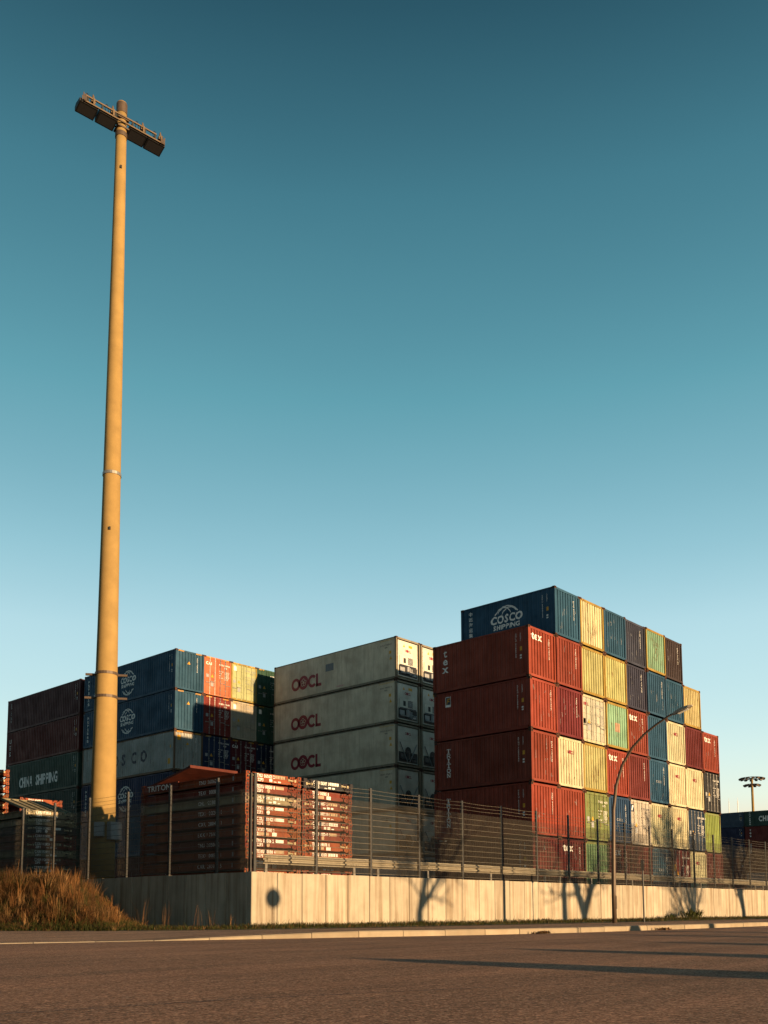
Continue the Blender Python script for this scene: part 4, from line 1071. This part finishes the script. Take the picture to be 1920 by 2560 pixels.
# head frame: two beams with four flood lamps
HZ = hh - 1.05
head = empty('lamp_frame', (0, 0, 0)); head.parent = mast
bpy.data.objects.remove(head)
def headpart(name, mb, mat, smooth=False):
    o = inst(name, mb.mesh(name, smooth), mat, mast); return o
HEAD = {}
def hp(u, v, z): return (u, v, z)
HANG = R(-8.0)                                            # beams run nearly along X, before the shaft
def hx(o): o.rotation_euler = (0, 0, HANG); o.location = (0, 0, HZ); return o
for v, z, a, b_ in ((-.31, -.10, -1.92, 2.05), (-.29, .20, -1.90, 1.62)):
    m = MB(); m.box(a, b_, v - .03, v + .03, z - .03, z + .03); hx(headpart('cross_beam', m, M_pin0))
m = MB(); m.box(-2.0, 2.0, .30, .36, .02, .08); hx(headpart('cross_beam', m, M_black))
for u in (-1.75, -1.05, -.42, .42, 1.05, 1.55):
    m = MB(); m.box(u - .03, u + .03, -.26, .30, .05, .10); m.box(u - .035, u + .035, -.325, -.262, -.05, .15); hx(headpart('tie_bar', m, M_black))
for u in (-1.66, -.72, .76, 1.66):
    m = MB()
    A = [(-.25, .0), (.22, .04), (.36, -.08), (.34, -.28), (-.25, -.15)]        # lamp body section (v, z)
    u0, u1 = u - .43, u + .43; i = len(m.v)
    for uu in (u0, u1): m.v += [(uu, a, b_) for a, b_ in A]
    for k in range(5): m.f.append((i+k, i+(k+1) % 5, i+5+(k+1) % 5, i+5+k)); m.m.append(0)
    m.f.append(tuple(i+k for k in reversed(range(5)))); m.f.append(tuple(i+5+k for k in range(5))); m.m += [0, 0]
    lb = hx(headpart('flood_lamp', m, M_black))
    m = MB(); m.face([(u0 + .06, -.18, -.171), (u0 + .06, .29, -.274), (u1 - .06, .29, -.274), (u1 - .06, -.18, -.171)]); g = inst('lens', m.mesh('lens'), flat((.035, .035, .04), .25, var=.05), lb)
    m = MB(); m.tube((u + .2, -.2, .18), (u + .2, -.2, .42), .055, n=8); m.tube((u + .2, -.2, .42), (u + .2, -.2, .50), .03, n=8); m.box(u + .1, u + .3, -.27, -.12, .1, .24); m.box(u + .16, u + .24, -.345, -.335, -.06, .24); hx(headpart('igniter', m, M_pin0))
    m = MB(); pts = [(u - .1, -.1, .0), (u - .13, -.1, .34), (u - .08, -.1, .50), (u - .01, -.1, .50), (u + .03, -.1, .3), (u + .03, -.1, .0)]; m.pipe(pts, .016, 6); hx(headpart('cable', m, M_dark))
for sx in (-1, 1):
    m = MB()
    for q in range(4): m.box(sx*1.93 - .10 + q*.055, sx*1.93 - .06 + q*.055, -.37, -.345, -.14 + .03*(q % 2), .06 + .03*(q % 3) + .15*(q % 2))
    hx(headpart('end_clamp', m, M_lamp))
for z in (-.32, .12):
    m = MB(); m.box(-.27, .27, -.27, .27, z, z + .07); hx(headpart('clamp', m, M_lamp))
# control boxes at the foot
for a, z, w_, h_ in ((-1.35, 2.45, .55, .75), (-.55, 2.45, .5, .75), (.05, 2.35, .35, .7), (-2.3, 2.5, .4, .6)):
    m = MB(); m.box(.56, .80, -w_/2, w_/2, z - h_/2, z + h_/2); m.box(.80, .815, -w_/2 + .03, w_/2 - .03, z - h_/2 + .03, z + h_/2 - .03)
    o = inst('switch_box', m.mesh('switch_box'), M_grey, mast); o.rotation_euler = (0, 0, a)

# far mast with two lamp rings
fm = empty('ring_floodlight_mast', (186.7, 71.7, YARD)); tag(fm, 'distant slim floodlight mast with two flat lamp rings', 'mast')
m = MB(); m.pipe([(0, 0, 0), (0, 0, 24.9)], [.34, .22], 12); inst('shaft', m.mesh('far_shaft', True), M_mast, fm)
for z, r, nl in ((24.9, 2.2, 14), (23.6, 1.4, 9)):
    m = MB(); pts = [(r*math.cos(2*math.pi*k/24), r*math.sin(2*math.pi*k/24), z) for k in range(25)]; m.pipe(pts, .06, 6)
    for k in range(4): a = math.pi*k/4; m.tube((-r*math.cos(a), -r*math.sin(a), z), (r*math.cos(a), r*math.sin(a), z), .05, n=5)
    rg = inst('lamp_ring', m.mesh('lamp_ring'), M_post, fm)
    for k in range(nl):
        a = 2*math.pi*k/nl; m = MB(); m.box(-.32, .32, -.22, .22, -.28, .02); o = inst('flood_lamp', m.mesh('far_lamp'), M_lamp, rg, (r*math.cos(a), r*math.sin(a), z)); o.rotation_euler = (0, .3, a)
for k, (x, y, hh_) in enumerate(((231.3, 94.8, 25.8), (232.1, 92.9, 25.9))):
    a = empty('antenna_pole', (x, y, YARD)); tag(a, ['thinner white antenna pole far beyond the container stacks', 'thicker white antenna pole far beyond the container stacks'][k], 'antenna', 'distant antenna poles')
    m = MB(); m.pipe([(0, 0, 0), (0, 0, hh_*.6), (0, 0, hh_)], [.16, .14, .10 if k else .07], 8); inst('pole', m.mesh('antenna'), M_white, a)
    m = MB(); m.tube((0, 0, hh_), (0, 0, hh_ + .8), .03, n=5); inst('tip', m.mesh('tip'), M_white, a)

# ------------------------------------------------------------------ street lamp and slim post
LX, LY = 30.70, 16.90
sl = empty('street_lamp', (LX, LY, .02)); sl.scale = (1.045,) * 3; tag(sl, 'brown curved-arm street lamp standing at the pavement before the wall', 'street lamp')
pts = [(0, 0), (0, 1.2), (-.03, 2.6), (-.07, 3.9), (-.20, 4.75), (-.46, 5.45), (-.85, 6.0), (-1.30, 6.40), (-1.75, 6.68), (-2.18, 6.90), (-2.52, 7.02)]
m = MB(); m.pipe([(0, a, b_) for a, b_ in pts], [.082, .078, .070, .061, .054, .048, .043, .040, .037, .034, .032], 14); inst('pole', m.mesh('lamp_pole', True), M_lamp, sl)
m = MB(); P = [(-2.34, 6.94, .045, .06), (-2.50, 6.99, .08, .10), (-2.70, 7.05, .12, .11), (-2.92, 7.11, .11, .08), (-3.04, 7.14, .05, .04)]
i0 = []
for y, z, hw_, ht in P:
    i0.append(len(m.v)); m.v += [(-hw_, y, z - ht*.35), (hw_, y, z - ht*.35), (hw_*.8, y, z + ht*.65), (-hw_*.8, y, z + ht*.65)]
for a, b_ in zip(i0, i0[1:]):
    for k in range(4): m.f.append((a+k, a+(k+1) % 4, b_+(k+1) % 4, b_+k)); m.m.append(0)
m.f.append((i0[0], i0[0]+3, i0[0]+2, i0[0]+1)); m.f.append(tuple(i0[-1]+k for k in range(4))); m.m += [0, 0]
lh = inst('lamp_head', m.mesh('lamp_head'), flat((.22, .19, .15), .5), sl)
m = MB(); m.box(-.08, .08, -.18, .18, -.012, .0); o = inst('lens', m.mesh('lamp_lens'), flat((.5, .5, .48), .2), lh, (0, -2.72, 7.00)); o.rotation_euler = (R(-18), 0, 0)
m = MB(); m.box(-.03, .03, -.092, -.085, .5, .95); inst('service_door', m.mesh('service_door'), M_lamp, sl)
sp = empty('marker_post', (32.70, 16.78, .02)); tag(sp, 'slim dark post with narrow plate beside the street lamp', 'post')
m = MB(); m.tube((0, 0, 0), (0, 0, 2.05), .03, n=10); inst('pole', m.mesh('marker_pole'), M_post, sp)
m = MB(); m.box(-.05, .05, -.05, .05, 0, .40); m.tube((0, 0, .40), (0, 0, .47), .02, n=6); o = inst('plate', m.mesh('marker_plate'), M_dark, sp, (0, 0, 1.95), ); o.rotation_euler = (0, 0, R(-63))

# ------------------------------------------------------------------ things on the near verge that throw the long shadows
def boulder(x, y, wd, ht, seed):
    bm = bmesh.new(); bmesh.ops.create_icosphere(bm, subdivisions=3, radius=1.0)
    rr = random.Random(seed); ph = [rr.uniform(0, 6) for _ in range(6)]
    for v in bm.verts:
        p = v.co; k = 1 + .06*math.sin(3*p.x + ph[0]) + .05*math.sin(4*p.y + ph[1]) + .04*math.sin(5*p.z + ph[2])
        v.co = (p.x*wd/2*k, p.y*wd*.45*k, max(-.1, p.z*ht*k))
    me = bpy.data.meshes.new('boulder'); bm.to_mesh(me); bm.free()
    for q in me.polygons: q.use_smooth = True
    return inst('boulder', me, M_rock, None, (x, y, .0))
for k, (x, y, wd, ht, lab) in enumerate(((7.75, .30, .98, .56, 'rounded grey boulder at the start of the row on the near verge'), (10.85, .30, .98, .54, 'rounded grey boulder second along the row on the near verge'), (14.45, .30, 1.0, .57, 'rounded grey boulder third along the row on the near verge'), (18.3, .30, 1.05, .76, 'tall rounded grey boulder fourth along the row on the near verge'), (21.9, .30, 1.05, .95, 'tallest rounded boulder at the far end of the row'))):
    tag(boulder(x, y, wd, ht, k), lab, 'boulder', 'boulders on the near verge')
rs = empty('round_road_sign', (19.25, 4.0 - 3.2, 0)); tag(rs, 'small round road sign on a thin post on the near verge', 'road sign')
sd = 21.57 - .8
m = MB(); m.tube((0, .02, 0), (0, .02, 2.75), .026, n=10); inst('post', m.mesh('sign_post'), M_galv, rs)
m = MB(); m.tube((0, 0, .885 + SUN_TAN*sd), (0, -.004, .885 + SUN_TAN*sd), .30, n=32); o = inst('plate', m.mesh('sign_plate'), M_white, rs)
rs.location.x = 18.67 - SUN_DX*sd

def tree(loc, seed, h, label, stems=1, spread=.5, r0=.17, levels=6, first=2.0):
    rr = random.Random(seed); T, C = MB(), MB()
    def grow(p, d, r, l, lev):
        n = 3; pts = [p]; rad = [r]
        for k in range(n):
            d = (d + Vector((rr.uniform(-.16, .16), rr.uniform(-.16, .16), rr.uniform(-.02, .10)))).normalized()
            p = p + d * (l / n); pts.append(p); rad.append(r * (1 - .28*(k+1)/n))
        (T if lev < 3 else C).pipe(pts, rad, 8 if lev < 2 else (5 if lev < 4 else 3))
        if lev >= levels: return
        kids = 3 if lev == 0 else (2 if rr.random() < .55 else 3)
        for q in range(kids):
            a = d.orthogonal().normalized(); a.rotate(Matrix.Rotation(rr.uniform(0, 6.28), 3, d))
            nd = (d + a * (rr.uniform(.35, .8) if lev else rr.uniform(.4, .95))).normalized(); nd.z += .12
            grow(p, nd.normalized(), r * rr.uniform(.52, .70), (h * .25 if lev == 0 else l) * rr.uniform(.68, .86), lev + 1)
        if lev >= 1:
            for q in range(2):
                i = rr.choice((1, 2)); a = d.orthogonal().normalized(); a.rotate(Matrix.Rotation(rr.uniform(0, 6.28), 3, d))
                grow(pts[i], (d*.6 + a).normalized(), r * .38, l * .55, lev + 2)
    for s in range(stems):
        a = 6.28 * s / stems + rr.uniform(-.4, .4); o = Vector((math.cos(a), math.sin(a), 0)) * (.0 if stems == 1 else .22)
        d = (Vector((0, 0, 1)) + (o * spread if stems > 1 else Vector((rr.uniform(-.12, .12), 0, 0)))).normalized()
        grow(o - Vector((0, 0, .1)), d, r0 * (1 if stems == 1 else rr.uniform(.6, .9)), first * rr.uniform(.95, 1.05), 0)
    e = empty('bare_tree', loc); tag(e, label, 'tree', 'bare trees on the near verge')
    inst('trunk', T.mesh('trunk', True), M_bark, e); inst('crown', C.mesh('crown'), M_bark, e)
    return e
ty = -5.0
for k, (wx, seed, h, stems, r0, lab, spread, lev, first) in enumerate(((25.5, 11, 7.5, 1, .23, 'leafless single-stemmed tree nearest the boulders on the near verge', .5, 6, 2.5), (35.0, 23, 10.0, 1, .28, 'leafless tree with tall bare trunk on the near verge', .5, 6, 3.4),
        (36.7, 31, 9.5, 1, .36, 'leafless tree forking low into a fan on the near verge', 1.1, 6, 2.3), (47.4, 44, 8.5, 6, .16, 'leafless many-stemmed young tree on the near verge', 1.2, 5, 2.2), (54.2, 52, 11.5, 1, .36, 'stout leafless tree at the end of the near verge', .5, 6, 2.5))):
    tree((wx - SUN_DX*(21.57 - ty), ty, 0.0), seed, h, lab, stems, spread, r0, lev, first)

# ------------------------------------------------------------------ grass
class Blades:
    def __init__(s): s.v = []; s.f = []; s.c = []
    def blade(s, p, h, w_, lean, ang, colr, curl=.4):
        i = len(s.v); dx, dy = math.cos(ang), math.sin(ang); px, py = -dy, dx
        for t, wk in ((0, 1.0), (.45, .8), (.8, .45)):
            o = lean * (t ** 1.7); z = h * t * (1 - curl * .25 * t)
            x, y = p[0] + dx*o, p[1] + dy*o
            s.v += [(x - px*w_*wk, y - py*w_*wk, p[2] + z), (x + px*w_*wk, y + py*w_*wk, p[2] + z)]; s.c += [colr, colr]
        s.v.append((p[0] + dx*lean*1.15, p[1] + dy*lean*1.15, p[2] + h*(1 - curl*.3))); s.c.append(colr)
        s.f += [(i, i+1, i+3, i+2), (i+2, i+3, i+5, i+4), (i+4, i+5, i+6)]
    def build(s, name, mat):
        me = bpy.data.meshes.new(name); me.from_pydata(s.v, [], s.f)
        a = me.color_attributes.new('tint', 'FLOAT_COLOR', 'POINT')
        a.data.foreach_set('color', [q for c in s.c for q in (*c, 1.0)])
        me.update(); return inst(name, me, mat)
rg = random.Random(17)
DRY = [(.17, .082, .029), (.13, .058, .020), (.22, .125, .054), (.085, .042, .017), (.15, .085, .034)]; GREEN = [(.055, .062, .014), (.04, .052, .011), (.08, .08, .022)]
B = Blades(); cl = []
for k in range(4200):
    x = rg.uniform(7.5, 17.2); y = rg.uniform(20.6, 33)
    d1 = .88 * (x - 12.9) + .47 * (y - 21.3); d2 = -.763 * (x - 13.05) + .647 * (y - 21.2); d = min(d1, d2)
    if d < -.15 or d > 5.5 or d2 < -.05: continue
    dens = math.sin(x * 2.1 + 1) * math.sin(y * 1.7) + math.sin(x * .9 - y * 1.3)
    if dens < -.6 and rg.random() < .35: continue
    cl.append((x, y, d, dens))
for k in range(2600):
    x = rg.uniform(9.0, 15.5); y = rg.uniform(20.8, 27)
    d = min(.88 * (x - 12.9) + .47 * (y - 21.3), -.763 * (x - 13.05) + .647 * (y - 21.2))
    if -.2 < d < 2.6: cl.append((x, y, d, rg.uniform(-.9, .3)))
for (x, y, d, dens) in cl:
    lush = max(0, min(1, .5 + .5 * dens)); low = d < .5
    base = rg.choice(DRY) if rg.random() < (.35 if low else .86) else rg.choice(GREEN)
    tall = rg.uniform(.22, .70) * (.55 + .7 * lush) * (.5 if low else 1); n = rg.randint(10, 34); wind = rg.uniform(0, 6.28); flop = rg.uniform(.25, 1.25); cd = rg.uniform(.35, 1.05)
    if rg.random() < .06 and not low: tall *= 1.5; flop = .2
    for q in range(n):
        a0 = rg.uniform(0, 6.28); rr_ = abs(rg.gauss(0, .10)); bx, by = x + rr_*math.cos(a0), y + rr_*math.sin(a0); kf = rg.uniform(.45, 1.2) * cd
        h = tall * rg.uniform(.35, 1.0); a = a0 + rg.gauss(0, .5) if rg.random() < .6 else wind + rg.gauss(0, .6)
        B.blade((bx, by, h_bank(bx, by) - .02), h, rg.uniform(.0025, .007), h * flop * rg.uniform(.3, 1.0), a, tuple(c * kf for c in base), rg.uniform(.3, 1.6))
for k in range(150):
    x = rg.uniform(8.0, 16.6); y = rg.uniform(21.5, 30)
    d1 = .88 * (x - 12.9) + .47 * (y - 21.3); d2 = -.763 * (x - 13.05) + .647 * (y - 21.2); d = min(d1, d2)
    if d < .25 or d > 3.4: continue
    base = rg.choice(DRY[:3]); tall = rg.uniform(.55, 1.05) * (.7 if d < 1 else 1); wind = rg.uniform(0, 6.28); fl_ = rg.uniform(.15, .8)
    for q in range(rg.randint(14, 40)):
        a0 = rg.uniform(0, 6.28); h = tall * rg.uniform(.5, 1.0); kf = rg.uniform(.6, 1.25)
        B.blade((x + .07*math.cos(a0), y + .07*math.sin(a0), h_bank(x, y) - .03), h, rg.uniform(.003, .008), h * fl_ * rg.uniform(.3, 1.1), wind + rg.gauss(0, .9), tuple(c * kf for c in base), rg.uniform(.2, 1.4))
tag(B.build('dry_grass', M_blade), 'tall dry golden grass covering the bank', 'grass', kind='stuff')
B = Blades()
for k in range(26000):
    x = 11 + 64 * rg.random() ** 1.7; g = ge_y(x)
    if x > WX - .1: y = g + (WY - g) * (rg.random() ** .6 if rg.random() < .6 else rg.random())
    else: y = g + rg.random() * 2.6
    if x < WX and (h_bank(x, y) > .5): continue
    c = rg.choice(GREEN) if rg.random() < .8 else rg.choice(DRY); kf = rg.uniform(.25, .75)
    patch = .6 + .4 * math.sin(x * 1.7) * math.sin(x * .63 + 1)
    h = rg.uniform(.03, .11) * (1 + patch) * (1.7 if rg.random() < .04 else 1)
    if abs(y - g) < .4: h *= .6
    B.blade((x, y, .028), h, rg.uniform(.004, .010), h * rg.uniform(.1, .9), rg.uniform(0, 6.28), tuple(q * kf for q in c), .5)
tag(B.build('green_grass', M_blade), 'short green grass along the foot of the wall', 'grass', kind='stuff')
# dry stalks by the shaded wall
for k, (x, y, h) in enumerate(((17.3, 23.4, .95), (17.0, 24.6, 1.1), (17.2, 22.6, .7), (16.6, 25.3, 1.25), (17.45, 22.05, .55))):
    B = Blades()
    for q in range(9): B.blade((x + rg.gauss(0, .06), y + rg.gauss(0, .06), .025), h * rg.uniform(.5, 1), .005, h * rg.uniform(.05, .4), rg.uniform(0, 6.28), tuple(c * .8 for c in rg.choice(DRY)), .4)
    tag(B.build('dry_weed', M_blade), ['tall dry weed stalks midway along the shaded wall end', 'taller dry weed stalks further along the shaded wall end', 'short dry weed stalks near the corner of the shaded wall', 'tallest dry weed stalks where the shaded wall meets the bank', 'smallest dry weed sprig at the wall corner'][k], 'plant', 'dry weeds by the wall')
def weed(x, y, s, n, label):
    B = Blades()
    for q in range(n):
        a = rg.uniform(0, 6.28); r = rg.random() ** .6 * s; bx, by = x + r*math.cos(a), y + r*math.sin(a)*.6
        kf = rg.uniform(.4, .9); B.blade((bx, by, .025 + rg.random()*s*.35), s * rg.uniform(.2, .55), rg.uniform(.012, .026), s * rg.uniform(.1, .5), a + rg.gauss(0, .6), tuple(c * kf for c in rg.choice(GREEN)), .8)
    tag(B.build('leafy_weed', M_blade), label, 'plant', 'leafy weeds along the wall foot')
weed(45.2, 20.6, .80, 220, 'largest leafy dark weed at the foot of the sunlit wall'); weed(43.6, 21.0, .40, 80, 'small leafy weed beside the largest weed at the wall foot')
for x, sz, lb in ((19.3, .20, 'low leafy weed tuft just past the round shadow on the wall'), (22.6, .18, 'smallest leafy weed tuft between the round shadow and first tree shadow'), (25.2, .24, 'low leafy weed tuft at the foot of the first tree shadow'), (33.0, .26, 'low leafy weed tuft at the wall behind the slim post')): weed(x, 21.25, sz, 40, lb)

# dead leaves blown against the kerb
def leaves(x, y, n, label):
    B = Blades()
    for q in range(n):
        a = rg.uniform(0, 6.28); k = rg.uniform(.4, 1.0); c = rg.choice(DRY)
        B.blade((x + rg.gauss(0, .16), y - .06 + rg.gauss(0, .035), .004), rg.uniform(.02, .09), rg.uniform(.012, .026), rg.uniform(.02, .07), a, tuple(v * k * .7 for v in c), .8)
    tag(B.build('leaf_pile', M_blade), label, 'leaves', 'dead leaves in the gutter')
leaves(17.75, 11.6, 60, 'small pile of dead leaves against the kerb before the wall'); leaves(22.8, 11.2, 80, 'larger pile of dead leaves against the kerb near the lamp')
